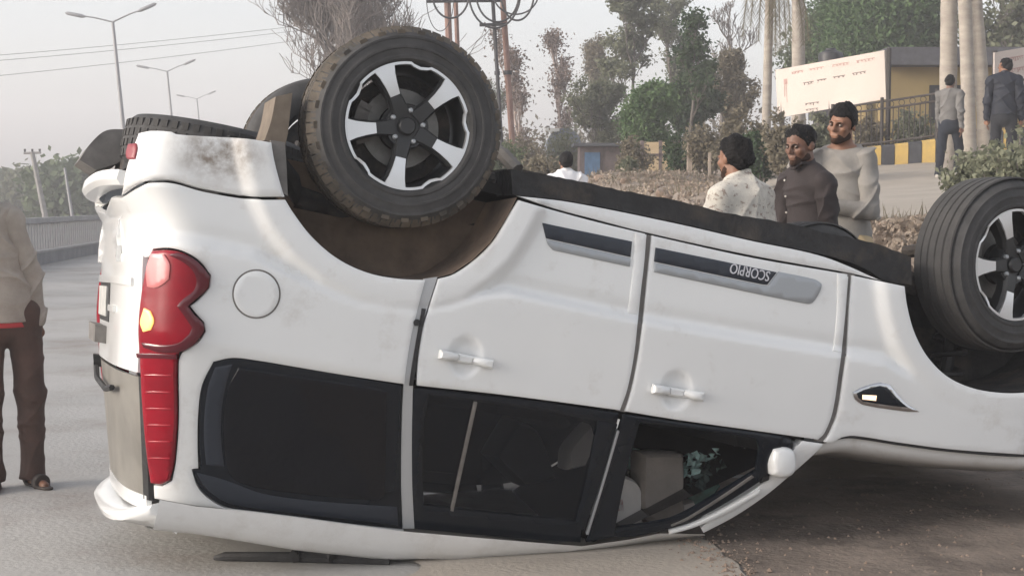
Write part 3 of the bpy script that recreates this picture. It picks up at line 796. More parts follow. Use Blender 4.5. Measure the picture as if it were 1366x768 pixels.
# hood
HE = [(1098, 588), (1124, 584), (1140, 583), (1200, 592), (1270, 601), (1366, 608), (1440, 606), (1520, 600)]
hq = back(np.array([h[0] for h in HE], float), np.array([h[1] for h in HE], float), .915)
rows = []
for q in hq:
    r = []
    for y, dz in ((.905, .0), (.905, .012), (.895, .035), (.87, .058), (.82, .075), (.7, .095), (.45, .115), (.15, .125), (-.15, .125), (-.45, .115), (-.7, .095), (-.87, .058), (-.905, .0)):
        r.append((q[0], y, q[2]+dz))
    rows.append(r)
mb = MB(); n = len(rows[0]); mb.add([v for r in rows for v in r], [(i*n+k, i*n+k+1, (i+1)*n+k+1, (i+1)*n+k) for i in range(len(rows)-1) for k in range(n-1)])
car_mb(mb, 'bonnet', M_paint, fixn=True, sharp=60)
panel('bonnet_seal', [(1098, 586), (1124, 580), (1140, 579), (1200, 587), (1270, 597), (1366, 604), (1440, 602), (1440, 608), (1366, 610), (1270, 603), (1200, 594), (1140, 585), (1124, 586), (1100, 592)], M_blk, off=-.014, gap=0, drop=0)
# front bumper and headlamp (mostly outside the frame)
panel('front_bumper', [(1490, 392), (1480, 432), (1464, 472), (1438, 500), (1410, 540), (1470, 540), (1560, 530), (1560, 522), (1560, 420), (1530, 400)], M_paint, mirror=True, gap=.8, surf=lambda px, py: (back(px, py, .90), np.tile([0, 1., 0], (len(px), 1))))
panel('headlamp', [(1374, 560), (1408, 543), (1470, 543), (1560, 532), (1556, 592), (1520, 598), (1440, 604), (1369, 606)], M_glass, mirror=True, gap=.8, surf=lambda px, py: (back(px, py, .91), np.tile([0, 1., 0], (len(px), 1))))
def front_sheet(name, z0, z1, x0, material, y1=.90, parent=None):
    mb = MB(); ys = np.linspace(-y1, y1, 19); V = []
    for y in ys:
        x = x0-.16*(abs(y)/.9)**4
        V += [(x-.05, y, z0), (x, y, z0+.02), (x+.01, y, (z0+z1)/2), (x, y, z1-.02), (x-.05, y, z1)]
    mb.add(V, [(i*5+k, i*5+k+1, (i+1)*5+k+1, (i+1)*5+k) for i in range(18) for k in range(4)]); return car_mb(mb, name, material, parent, fixn=True)
fb = front_sheet('front_fascia', .02, .44, 3.46, M_paint); front_sheet('lower_intake', .08, .22, 3.475, M_blk, .55, fb)
gl = front_sheet('grille', .45, .80, 3.44, M_blk, .62)
for k in range(6): front_sheet('grille_bar', .47+k*.055, .49+k*.055, 3.46, M_chrome, .58, gl)
# side marker on the fender
sm = panel('marker_surround', [(1137, 523), (1150, 516), (1174, 510), (1186, 513), (1206, 536), (1226, 549), (1205, 548), (1150, 539), (1140, 532)], M_chrome, parent=fender, off=.006, gap=0, roll=1.5, drop=.003, ang=30, grid=4)
panel('marker_lens', [(1142, 524), (1153, 519), (1173, 514), (1183, 517), (1199, 534), (1210, 543), (1190, 541), (1150, 535), (1144, 530)], M_black, parent=fender, off=.0085, gap=0, roll=1, drop=.001, ang=30, grid=4)
panel('marker_light', [(1149, 526), (1168, 527), (1167, 534), (1149, 532)], M_ambw, parent=fender, off=.0105, gap=0, roll=.8, drop=.001, grid=3, step=3)

# ------------------------------------------------------------------ wheels
def make_wheel(tread='block', loc=(0, 0, 0), side=1, rz=0.0, spin=0.0, detail=True):
    """wheel frame: axis = local y, outer face at +y; origin at the hub centre plane"""
    Rr, wd = .3815, .255
    h = wd/2
    prof = [(.236, -h+.02), (.25, -h+.006), (.285, -h-.004), (.325, -h-.004), (.352, -h+.010), (.366, -h+.028), (.374, -h+.055), (.3765, -.04), (.3765, .04), (.374, h-.055), (.366, h-.028),
            (.352, h-.010), (.340, h+.001), (.338, h+.005), (.330, h+.005), (.328, h+.002), (.305, h+.004), (.30, h+.008), (.292, h+.008), (.29, h+.004), (.268, h+.002), (.262, h+.006), (.252, h+.005), (.246, h-.004), (.240, h-.012), (.236, h-.02)]
    mb = MB(); mb.lathe(prof, 72, 'y', True)
    if tread == 'block':
        nb = 58
        for i in range(nb):
            a = 2*math.pi*i/nb
            for s_ in (-1, 1):
                for (yc, w_, rr, tw, ph, tz) in ((h-.030, .052, .3655, .92, 0, .003), (h-.074, .031, .3762, .92, .5, .003), (h-.106, .029, .3775, .92, .1, .003)):
                    if s_ < 0 and not detail: continue
                    aa = a+2*math.pi/nb*(ph+(.5 if s_ < 0 else 0))
                    M = Matrix.Rotation(-aa, 3, 'Y') @ Matrix.Rotation(R_(90), 3, 'Y')
                    tilt = Matrix.Rotation(0, 3, 'X')
                    c = Vector((math.cos(aa)*rr, s_*yc, math.sin(aa)*rr))
                    ld = 2*math.pi*.37/nb*tw
                    # local box: x = tangential, y = across, z = radial
                    ex = Vector((-math.sin(aa), 0, math.cos(aa))); er = Vector((math.cos(aa), 0, math.sin(aa))); ey = Vector((0, 1, 0))
                    if yc == h-.030:
                        er2 = (er*math.cos(R_(38))+ey*s_*math.sin(R_(38))); ey2 = (ey*math.cos(R_(38))-er*s_*math.sin(R_(38)))
                    else: er2, ey2 = er, ey
                    MM = Matrix((ex, ey2, er2)).transposed()
                    mb.box(c, (ld, w_, tz), MM, 1, .88)
            if i % 2 == 0:   # side lugs down the shoulder
                for s_ in ((1, -1) if detail else (1,)):
                    aa = a+.03
                    ex = Vector((-math.sin(aa), 0, math.cos(aa))); er = Vector((math.cos(aa), 0, math.sin(aa))); ey = Vector((0, 1, 0))
                    mb.box(er*.351+ey*s_*(h-.008), (.030, .006, .020), Matrix((ex, ey, er)).transposed(), 1, .9)
    else:
        for yc, w_ in ((-.088, .040), (-.044, .036), (0, .036), (.044, .036), (.088, .040)):
            n = 72; rr = .3815 if abs(yc) < .08 else .379
            mb.lathe([(rr-.007, yc-w_/2-.002), (rr, yc-w_/2+.002), (rr, yc+w_/2-.002), (rr-.007, yc+w_/2+.002)], n, 'y', True, 1)
    # barrel (the wheel itself)
    bb = MB()
    bb.lathe([(.238, h-.014), (.240, h-.006), (.236, h-.010), (.226, h-.03), (.218, h-.07), (.214, 0), (.214, -h+.04), (.236, -h+.012), (.240, -h+.012), (.226, 0), (.228, h-.03)], 60, 'y', True)
    w = bb.build('wheel', M_rimblk, suv)
    mb.build('tyre', [M_rub, M_tread if tread == 'block' else M_tread2], w, sharp=35)
    # machined ring with five notches
    rg = MB(); n = 150; vs = []
    for k in range(n):
        a = 2*math.pi*k/n
        t = (a*5/(2*math.pi)) % 1.0
        cut = .013*max(0, 1-abs(t-.5)/.13)**.5 if abs(t-.5) < .13 else 0
        ro, ri = .2415-cut*1.0, .2315-cut*1.05
        for r, y in ((ro, h-.006-cut*.3), (ri, h-.006-cut*.3), (ri-.002, h-.02), (ro, h-.02)): vs.append((r*math.cos(a), y, r*math.sin(a)))
    rg.add(vs, [(k*4+j, k*4+(j+1) % 4, ((k+1) % n)*4+(j+1) % 4, ((k+1) % n)*4+j) for k in range(n) for j in range(4)])
    rg.build('rim_ring', M_silver, w, fixn=True)
    # spokes: black arm widening outward, silver pad over its outer half
    for i in range(5):
        a = 2*math.pi*i/5
        c, s = math.cos(a), math.sin(a)
        def T(r, t, y): return (r*c-t*s, y, r*s+t*c)
        sp = MB()
        st = [(.045, .040, -.075, -.022), (.085, .033, -.07, -.016), (.125, .029, -.075, -.014), (.18, .036, -.085, -.012), (.228, .050, -.10, -.012)]
        vs = []
        for r, t, yb, yf in st:
            vs += [T(r, -t, h+yf-.018), T(r, -t*.72, h+yf), T(r, t*.72, h+yf), T(r, t, h+yf-.018), T(r, t*.9, h+yb), T(r, -t*.9, h+yb)]
        fs = [(j*6+k, j*6+(k+1) % 6, (j+1)*6+(k+1) % 6, (j+1)*6+k) for j in range(4) for k in range(6)]+[tuple(range(6)), tuple(range(24, 30))]
        sp.add(vs, fs); sp.build('spoke', M_rimblk, w, fixn=True, sharp=25)
        pd = MB(); st = [(.122, .0195, -.010), (.16, .0235, -.006), (.20, .031, -.005), (.233, .042, -.005)]; vs = []
        for r, t, yf in st: vs += [T(r, -t, h+yf-.012), T(r, -t, h+yf), T(r, t, h+yf), T(r, t, h+yf-.012)]
        fs = [(j*4+k, j*4+k+1, (j+1)*4+k+1, (j+1)*4+k) for j in range(3) for k in range(3)]+[(0, 1, 2, 3), (12, 13, 14, 15)]
        pd.add(vs, fs); pd.build('spoke_pad', M_silver, w, fixn=True, sharp=25)
    hb = MB(); hb.lathe([(0, h-.012), (.028, h-.012), (.034, h-.018), (.036, h-.03), (.06, h-.03), (.082, h-.026), (.088, h-.04), (.088, h-.10), (0, h-.10)], 40, 'y'); hb.build('hub', M_rimblk, w, fixn=True)
    for i in range(5):
        a = 2*math.pi*(i+.5)/5; ln = MB(); ln.lathe([(0, h-.012), (.006, h-.012), (.0095, h-.016), (.0105, h-.03)], 8, 'y', M=Matrix.Translation((.062*math.cos(a), 0, .062*math.sin(a))))
        ln.build('lug_nut', M_sat, w, fixn=True)
    ds = MB(); ds.lathe([(.09, h-.125), (.152, h-.125), (.155, h-.132), (.152, h-.145), (.09, h-.145)], 48, 'y', True); ds.build('brake_disc', M_disc, w, fixn=True)
    cal = MB()
    for k in range(7):
        a = 1.05+k*.13; cal.box((.165*math.cos(a), h-.12, .165*math.sin(a)), (.05, .07, .028), Matrix.Rotation(-a, 3, 'Y'))
    cal.build('brake_caliper', M_grey, w)
    bk = MB(); bk.lathe([(0, -.02), (.205, -.02), (.205, -.035), (0, -.035)], 40, 'y'); bk.build('dust_shield', M_under, w, fixn=True)
    p = np.array(loc)-ROOT_OFF
    ry = Matrix.Rotation(spin, 4, 'Y'); rzm = Matrix.Rotation(rz, 4, 'Z'); fl = Matrix.Rotation(math.pi, 4, 'Z') if side < 0 else Matrix.Identity(4)
    w.matrix_local = Matrix.Translation(p) @ rzm @ fl @ ry
    return w
HY = .93-.1275+.012
w1 = make_wheel('block', (0, HY, 0), 1, 0, R_(-92))
w2 = make_wheel('road', (2.75, HY-.01, 0), 1, R_(-9), R_(-95))
w3 = make_wheel('block', (0.02, -HY+.05, .0), -1, 0, .3, False)
w4 = make_wheel('road', (2.75, -HY+.01, .15), -1, R_(-9), .5)
# spare wheel under the floor at the rear
sp = MB(); prof = [(.23, -.09), (.30, -.105), (.345, -.10), (.37, -.075), (.378, -.03), (.378, .03), (.37, .075), (.345, .10), (.30, .105), (.23, .09)]
sp.lathe(prof, 64, 'z', True)
for i in range(52):
    a = 2*math.pi*i/52
    ex = Vector((-math.sin(a), math.cos(a), 0)); er = Vector((math.cos(a), math.sin(a), 0)); ez = Vector((0, 0, 1))
    for zc_ in (-.062, -.02, .022, .062): sp.box(er*(.376 if abs(zc_) < .05 else .371)+ez*zc_, (.028, .034, .012), Matrix((ex, ez, er)).transposed(), 1, .85)
spare = sp.build('spare_wheel', [M_rub, M_tread2], suv)
rm = MB(); rm.lathe([(0, -.02), (.18, -.02), (.235, -.085), (.235, .085), (.18, .03), (0, .03)], 40, 'z'); rm.build('rim', M_rimblk, spare, fixn=True)
spare.location = Vector(np.array([-.575, .05, .18])-ROOT_OFF)

# ------------------------------------------------------------------ arches, underbody, axles, mud flap
def liner(name, arch, y0, y1, shrink, material):
    mb = MB(); A = [np.array(p) for p in arch]; c = np.mean(A, 0); n = len(A); ys = np.linspace(y0, y1, 6)
    V = []
    for y in ys:
        k = (y0-y)/(y0-y1); 
        for p in A: q = p+(c-p)*(shrink*k); V.append((q[0], y, q[1]))
    mb.add(V, [(j*n+i, j*n+i+1, (j+1)*n+i+1, (j+1)*n+i) for j in range(5) for i in range(n-1)])
    B = [tuple(V[5*n+i]) for i in range(n)]
    mb.add(B, [tuple(range(n))], 0)
    return car_mb(mb, name, [material, M_under])
for sgn in (1, -1):
    A = [tuple(p) for p in ARCH_R]
    # close the arch to the sill level
    for nm, arch in (('rear_wheel_liner', ARCH_R), ('front_wheel_liner', ARCH_F)):
        o = liner(nm, arch, .925, .62 if 'rear' in nm else .45, .06, M_liner if 'rear' in nm else M_under)
        if sgn < 0:
            for v in o.data.vertices: v.co.y = -(v.co.y)
mb = MB(); mb.tube([back(388., 284., .60), back(470., 306., .60), back(560., 318., .60), back(622., 331., .60)], .010, 6); car_mb(mb, 'liner_seam', M_blk)
mb = MB(); mb.tube([back(395., 262., .62), back(470., 285., .58), back(560., 300., .56), back(640., 300., .58)], .045, 8); car_mb(mb, 'frame_arch', M_under)
mb = MB(); mb.tube([back(372., 215., .70), back(388., 238., .66), back(398., 268., .62)], [.030, .035, .025], 8); car_mb(mb, 'bump_stop', M_blk)
# sill cladding and floor pan
SILL = [(679, 226), (700, 231), (760, 240), (830, 255), (900, 268), (960, 283), (1040, 297), (1100, 311), (1160, 324), (1211, 342), (1212, 380), (1176, 374), (1150, 358), (1100, 341), (1000, 320), (900, 297), (760, 269), (692, 261), (681, 260)]
SILLD = catmull(SILL, 9, 25); _rs = np.random.default_rng(4); SILLD[:, 1] += np.where(SILLD[:, 1] < 226+(SILLD[:, 0]-679)*.225, _rs.uniform(-.9, .9, len(SILLD)), 0)
sq = back(SILLD[:, 0], SILLD[:, 1], .86)
for sgn in (1, -1):
    mb = MB(); mb.prism([(q[0], q[2]) for q in sq], sgn*.885, sgn*.68); car_mb(mb, 'sill_cladding', M_sill, smooth=False, fixn=True)
mb = MB()
for x0, x1, y0, y1, z0, z1 in ((.45, 2.2, -.70, .70, .10, .16), (-.92, .5, -.60, .60, .22, .30), (2.2, 3.35, -.55, .55, .10, .18)):
    mb.box(((x0+x1)/2, (y0+y1)/2, (z0+z1)/2), (x1-x0, y1-y0, z1-z0))
floor_pan = car_mb(mb, 'floor_pan', M_under, smooth=False)
for y in (-.46, .46):
    mb = MB(); mb.tube([(-.25, y, .22), (-.1, y, .20), (.3, y, .14), (.6, y, .05), (2.2, y, .05), (2.6, y, .13), (3.3, y, .12)], .05, 6); car_mb(mb, 'chassis_rail', M_under, sharp=30)
mb = MB(); mb.tube([(0, -.75, 0), (0, -.3, 0)], .05, 10); mb.tube([(0, .3, 0), (0, .75, 0)], .05, 10)
mb.lathe([(0, -.16), (.09, -.15), (.14, -.05), (.14, .05), (.09, .15), (0, .16)], 16, 'x'); mb.tube([(0, -.3, 0), (0, .3, 0)], .06, 10); car_mb(mb, 'rear_axle', M_under)
for y in (-.62, .62):
    mb = MB(); mb.tube([(.0, y, .03), (.30, y*.97, .09), (.62, y*.95, .09)], .032, 8); mb.tube([(-.12, y*.85, -.02), (-.2, y*.8, .4)], .035, 8); car_mb(mb, 'trailing_arm', M_under)
    mb = MB(); pts = [(-.03+.062*math.cos(t), y*.78+.062*math.sin(t), .06+.045*t/3.0) for t in np.linspace(0, 2*math.pi*4, 60)]; mb.tube(pts, .011, 6); car_mb(mb, 'coil_spring', M_blk)
    mb = MB(); pts = [(2.75+.07*math.cos(t), y*.9+.07*math.sin(t), .10+.045*t/3.0) for t in np.linspace(0, 2*math.pi*5, 70)]; mb.tube(pts, .012, 6)
    mb.tube([(2.75, y*.9, .0), (2.75, y*.9, .5)], .03, 8); car_mb(mb, 'front_strut', M_blk)
    mb = MB(); mb.tube([(2.75, y*1.15, -.1), (2.55, y*.6, -.02)], .03, 8); mb.tube([(2.75, y*1.15, -.1), (2.98, y*.6, -.02)], .03, 8); mb.tube([(2.75, y*1.15, .12), (2.6, y*.7, .15)], .022, 8); car_mb(mb, 'wishbone', M_under)
# arm seen beyond the rear tyre, and the strut bracket
mb = MB(); mb.tube([back(657., 200., .5), back(672., 207., .55), back(690., 227., .62)], .03, 8); car_mb(mb, 'link_arm', M_grey)
# mud flap behind the rear wheel
def slab(name, pts, y0, y1, material, ang=40):
    P = catmull(pts, 6, ang); q = back(P[:, 0], P[:, 1], y0); mb = MB(); mb.prism([(a[0], a[2]) for a in q], y0, y1); return car_mb(mb, name, material, fixn=True, sharp=30)
flap = slab('mud_flap', [(368, 129), (390, 124), (387, 150), (384, 178), (380, 196), (364, 190), (353, 187), (362, 160)], .90, .66, M_dust)
slab('flap_bracket', [(361, 187), (380, 190), (382, 215), (384, 262), (378, 258), (369, 236), (365, 212)], .925, .80, M_grey)
# rear skid / exhaust silencer under the tail
slab('rear_skid_plate', [(106, 213), (122, 190), (142, 174), (176, 173), (183, 180), (170, 204), (160, 216), (128, 227)], -.30, -.72, M_grey)

# ------------------------------------------------------------------ cabin
mb = MB()
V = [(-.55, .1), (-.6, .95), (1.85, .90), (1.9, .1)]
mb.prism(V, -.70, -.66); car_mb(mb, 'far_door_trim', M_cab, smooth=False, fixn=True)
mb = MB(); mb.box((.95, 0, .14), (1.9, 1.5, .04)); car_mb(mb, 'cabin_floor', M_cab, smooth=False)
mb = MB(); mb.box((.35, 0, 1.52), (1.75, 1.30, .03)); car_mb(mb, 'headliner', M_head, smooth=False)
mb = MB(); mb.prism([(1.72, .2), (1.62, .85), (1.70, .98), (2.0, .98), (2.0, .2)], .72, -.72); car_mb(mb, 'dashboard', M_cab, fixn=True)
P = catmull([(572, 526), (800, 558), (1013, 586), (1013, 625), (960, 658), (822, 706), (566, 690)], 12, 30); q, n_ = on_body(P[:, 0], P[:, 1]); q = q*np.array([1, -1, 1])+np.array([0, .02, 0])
mb = MB(); mb.add(q, [tuple(range(len(q)))]); car_mb(mb, 'far_glass_light_block', M_glass, smooth=False)  # one dark pane over far windows and pillar, added to block light
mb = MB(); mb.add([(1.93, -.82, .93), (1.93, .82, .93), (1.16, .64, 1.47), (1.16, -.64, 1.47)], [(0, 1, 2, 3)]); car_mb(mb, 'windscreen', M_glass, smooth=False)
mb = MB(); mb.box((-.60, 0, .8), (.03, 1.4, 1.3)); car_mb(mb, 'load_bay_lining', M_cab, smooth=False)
def seat_back(px_pts, y0, y1, material, name='seat_back'):
    P = catmull(px_pts, 4, 50); q0 = back(P[:, 0], P[:, 1], y0); c = q0.mean(0); n = len(P); rings = []
    for t, k in ((0, .86), (.08, .96), (.25, 1), (.75, 1), (.92, .96), (1, .86)):
        r = c+(q0-c)*k; r[:, 1] = y0+(y1-y0)*t; rings.append(r)
    V = np.vstack(rings); fs = [(i*n+k, i*n+(k+1) % n, (i+1)*n+(k+1) % n, (i+1)*n+k) for i in range(5) for k in range(n)]+[tuple(range(n)), tuple(range(5*n, 6*n))]
    mb = MB(); mb.add(V, fs); return car_mb(mb, name, material, fixn=True, sharp=60)
seat_back([(858, 604), (885, 603), (914, 605), (915, 640), (914, 668), (916, 690), (900, 700), (878, 699), (862, 692), (857, 670), (858, 640)], .58, .42, M_seat)
seat_back([(832, 632), (850, 640), (858, 655), (857, 690), (862, 704), (818, 706), (822, 676)], .56, .2, M_bag, 'curtain_airbag')
seat_back([(912, 672), (926, 668), (934, 682), (912, 694)], .56, .45, M_bag, 'curtain_airbag')
seat_back([(843, 606), (857, 600), (858, 622), (849, 628)], .45, .3, M_shard, 'glass_piece')
seat_back([(690, 560), (720, 575), (745, 640), (700, 650), (660, 610)], .3, .05, M_cab, 'seat_back')
seat_back([(762, 600), (790, 566), (795, 590), (782, 622), (758, 628)], .60, .45, M_bag, 'airbag')
mb = MB(); rr = random.Random(3)
for i in range(120):
    px, py = rr.uniform(913, 966), rr.uniform(604, 646)
    if py > 608+(958-px)*.75: continue
    q = back(px, py, rr.uniform(.38, .50)); a = [Vector((rr.uniform(-1, 1), rr.uniform(-1, 1), rr.uniform(-1, 1)))*.024 for _ in range(4)]
    mb.add([Vector(q)+v for v in a], [(0, 1, 2), (0, 2, 3), (0, 3, 1), (1, 3, 2)])
g = car_mb(mb, 'shattered_glass', M_shard, smooth=False)
seat_back([(916, 640), (950, 632), (962, 648), (940, 676), (918, 688)], .46, .42, M_teal, 'far_window_glass')
seat_back([(826, 665), (831, 664), (833, 682), (824, 682)], .56, .54, M_lref, 'belt_tag')
mb = MB()
q = back(985., 600., .45); mb.lathe([(.05, 0), (.055, .02), (.03, .05), (.02, .02)], 14, 'x', True, M=Matrix.Translation(q)); car_mb(mb, 'dash_vent', M_grey)
bpy.context.view_layer.update()
_lo = min((suv.matrix_world @ c.matrix_local @ v.co).z for c in suv.children for v in (c.data.vertices if c.type == 'MESH' else []))
print('car lowest world z', _lo)
# =================================================================== PEOPLE (smooth-blended distance fields, one continuous skin each)
class Field:
    def __init__(s, lo, hi, h):
        s.lo = np.array(lo, float); s.h = h
        s.n = np.maximum(4, np.ceil((np.array(hi)-s.lo)/h).astype(int))
        s.d = np.full(s.n, .25, np.float32)
        s.ax = [s.lo[i]+h*np.arange(s.n[i]) for i in range(3)]
    def win(s, lo, hi):
        a = np.clip(((np.array(lo)-s.lo)/s.h).astype(int)-1, 0, s.n); b = np.clip(((np.array(hi)-s.lo)/s.h).astype(int)+2, 0, s.n)
        sl = tuple(slice(a[i], b[i]) for i in range(3))
        X, Y, Z = np.meshgrid(*[s.ax[i][sl[i]] for i in range(3)], indexing='ij', sparse=True)
        return sl, X, Y, Z
    def _min(s, sl, d, k):
        o = s.d[sl]
        if o.size == 0: return
        if k > 0:
            t = np.clip(.5+.5*(d-o)/k, 0, 1); s.d[sl] = d*(1-t)+o*t-k*t*(1-t)
        else: s.d[sl] = np.minimum(o, d)
    def cone(s, a, b, ra, rb, k=.02, sc=(1, 1, 1)):
        a = np.array(a, float); b = np.array(b, float); sc = np.array(sc, float)
        R = max(ra, rb)/sc.min()+k+3*s.h
        sl, X, Y, Z = s.win(np.minimum(a, b)-R, np.maximum(a, b)+R)
        A = a*sc; d = (b-a)*sc; L2 = max((d**2).sum(), 1e-9)
        px, py, pz = X*sc[0]-A[0], Y*sc[1]-A[1], Z*sc[2]-A[2]
        t = np.clip((px*d[0]+py*d[1]+pz*d[2])/L2, 0, 1)
        D = np.sqrt((px-t*d[0])**2+(py-t*d[1])**2+(pz-t*d[2])**2)-(ra+(rb-ra)*t)
        s._min(sl, (D/sc.max()**.5).astype(np.float32), k)
    def ell(s, c, r, k=.02, M=None, sub=False):
        c = np.array(c, float); r = np.array(r, float); R = r.max()+k+3*s.h
        sl, X, Y, Z = s.win(c-R, c+R)
        p = [X-c[0], Y-c[1], Z-c[2]]
        if M is not None:
            p = [M[0][i]*p[0]+M[1][i]*p[1]+M[2][i]*p[2] for i in range(3)]
        k0 = np.sqrt((p[0]/r[0])**2+(p[1]/r[1])**2+(p[2]/r[2])**2); k1 = np.sqrt((p[0]/r[0]**2)**2+(p[1]/r[1]**2)**2+(p[2]/r[2]**2)**2)
        D = (k0*(k0-1)/np.maximum(k1, 1e-6)).astype(np.float32)
        if sub:
            o = s.d[sl]; t = np.clip(.5-.5*(o+D)/max(k, 1e-4), 0, 1); s.d[sl] = o*(1-t)-D*t+k*t*(1-t)
        else: s._min(sl, D, k)
    def cut(s, p, nrm, k=0):
        """keep the side the normal points away from"""
        nrm = np.array(nrm, float); nrm /= np.linalg.norm(nrm)
        X, Y, Z = np.meshgrid(*s.ax, indexing='ij', sparse=True)
        D = ((X-p[0])*nrm[0]+(Y-p[1])*nrm[1]+(Z-p[2])*nrm[2]).astype(np.float32)
        s.d = np.maximum(s.d, D)
    def disp(s, fn):
        X, Y, Z = np.meshgrid(*s.ax, indexing='ij', sparse=True)
        m = np.abs(s.d) < .06
        i, j, k = np.nonzero(m)
        s.d[i, j, k] += fn(s.ax[0][i], s.ax[1][j], s.ax[2][k]).astype(np.float32)
    def mesh(s):
        d = s.d; ins = d < 0
        c = np.zeros(tuple(x-1 for x in d.shape), np.int8)
        for i in (0, 1):
            for j in (0, 1):
                for k in (0, 1): c += ins[i:i+c.shape[0], j:j+c.shape[1], k:k+c.shape[2]]
        act = (c > 0) & (c < 8); ids = np.full(act.shape, -1, np.int64); I = np.argwhere(act); ids[act] = np.arange(len(I))
        acc = np.zeros((len(I), 3)); cnt = np.zeros(len(I))
        offs = [(0, 0, 0), (1, 0, 0), (0, 1, 0), (1, 1, 0), (0, 0, 1), (1, 0, 1), (0, 1, 1), (1, 1, 1)]
        val = [d[I[:, 0]+o[0], I[:, 1]+o[1], I[:, 2]+o[2]] for o in offs]
        for a in range(8):
            for b in range(a+1, 8):
                oa, ob = np.array(offs[a]), np.array(offs[b])
                if np.abs(oa-ob).sum() != 1: continue
                va, vb = val[a], val[b]; m = (va < 0) != (vb < 0)
                t = va[m]/(va[m]-vb[m]); acc[m] += oa+(ob-oa)*t[:, None]; cnt[m] += 1
        V = s.lo+s.h*(I+acc/np.maximum(cnt, 1)[:, None])
        fs = []
        for ax in range(3):
            sl0 = [slice(1, -1)]*3; sl0[ax] = slice(0, -1); sl1 = [slice(1, -1)]*3; sl1[ax] = slice(1, None)
            A = ins[tuple(sl0)]; B = ins[tuple(sl1)]; E = np.argwhere(A != B)
            if not len(E): continue
            base = E.copy(); flip = A[E[:, 0], E[:, 1], E[:, 2]]
            u, v = [(1, 2), (2, 0), (0, 1)][ax]
            for q in range(3):
                if q != ax: base[:, q] += 1
            def idat(du, dv):
                p = base.copy(); p[:, u] += du; p[:, v] += dv; return ids[p[:, 0], p[:, 1], p[:, 2]]
            q = np.stack([idat(-1, -1), idat(0, -1), idat(0, 0), idat(-1, 0)], 1)
            q[~flip] = q[~flip][:, ::-1]; q = q[(q >= 0).all(1)]; fs.append(q)
        return V, np.vstack(fs)
def field_obj(f, name, material, parent=None, relax=1):
    V, Q = f.mesh()
    for _ in range(relax):
        acc = np.zeros_like(V); cnt = np.zeros(len(V))
        for k in range(4):
            np.add.at(acc, Q[:, k], V[Q[:, (k+1) % 4]]); np.add.at(cnt, Q[:, k], 1)
        V = V*.5+acc/np.maximum(cnt, 1)[:, None]*.5
    me = bpy.data.meshes.new(name)
    me.vertices.add(len(V)); me.vertices.foreach_set('co', V.astype(np.float32).ravel())
    me.loops.add(len(Q)*4); me.loops.foreach_set('vertex_index', Q.ravel().astype(np.int32))
    me.polygons.add(len(Q)); me.polygons.foreach_set('loop_start', np.arange(len(Q), dtype=np.int32)*4)
    me.update(calc_edges=True); me.validate()
    me.polygons.foreach_set('use_smooth', [True]*len(me.polygons))
    me.materials.append(material); o = bpy.data.objects.new(name, me)
    return link(o, parent)

M_skin = mat('skin', (.235, .118, .072), rough=.55, var=.12, vscale=14, sss=.05)
M_skin2 = mat('skin_dark', (.165, .082, .052), rough=.55, var=.12, vscale=14, sss=.05)
M_hair = mat('black_hair', (.008, .007, .007), rough=.6, spec=.15, bump=.5, bscale=160, stretch=(1, 1, .25))
M_beard = mat('beard_hair', (.052, .031, .023), rough=.9, spec=.1, bump=.4, bscale=200)
M_eye = mat('eye_dark', (.10, .07, .055), rough=.2)

def unit(v): v = np.array(v, float); return v/np.linalg.norm(v)
def rotm(yaw=0, pitch=0, roll=0):
    return np.array((Matrix.Rotation(yaw, 3, 'Z') @ Matrix.Rotation(pitch, 3, 'X') @ Matrix.Rotation(roll, 3, 'Y')))

def hand(f, w, d, nrm, side, curl=.5, spread=.12, size=1.0):
    """w wrist, d direction of the fingers, nrm palm normal (the way the palm faces)"""
    d = unit(d); nrm = unit(np.array(nrm)-d*np.dot(nrm, d)); t = np.cross(d, nrm)*side      # t points to the thumb side
    s_ = size
    f.ell(w+d*.048*s_, (.040*s_, .048*s_, .016*s_), .012, M=np.array([t, d, nrm]))
    f.cone(w-d*.03, w+d*.02*s_, .026*s_, .024*s_, .02)
    for i, (off, L) in enumerate(((.030, .074), (.010, .082), (-.011, .076), (-.030, .060))):
        p = w+d*(.088-.004*abs(i-1))*s_+t*off*s_; ang = curl*(.75+.12*i); dirn = unit(d+t*(.5-i*.33)*spread)
        r = .0088*s_
        for j, fr in enumerate((.44, .32, .24)):
            a = ang*(j+1)*.62
            dd = dirn*math.cos(a)+nrm*math.sin(a); q = p+dd*L*fr*s_; f.cone(p, q, r, r*.92, .004); p = q; r *= .92
    p = w+d*.020*s_+t*.028*s_; q = p+unit(d*.7+t*.75+nrm*.25)*.040*s_; f.cone(p, q, .013*s_, .011*s_, .012)
    f.cone(q, q+unit(d*1.0+t*.25+nrm*.35)*.034*s_, .0105*s_, .008*s_, .004)

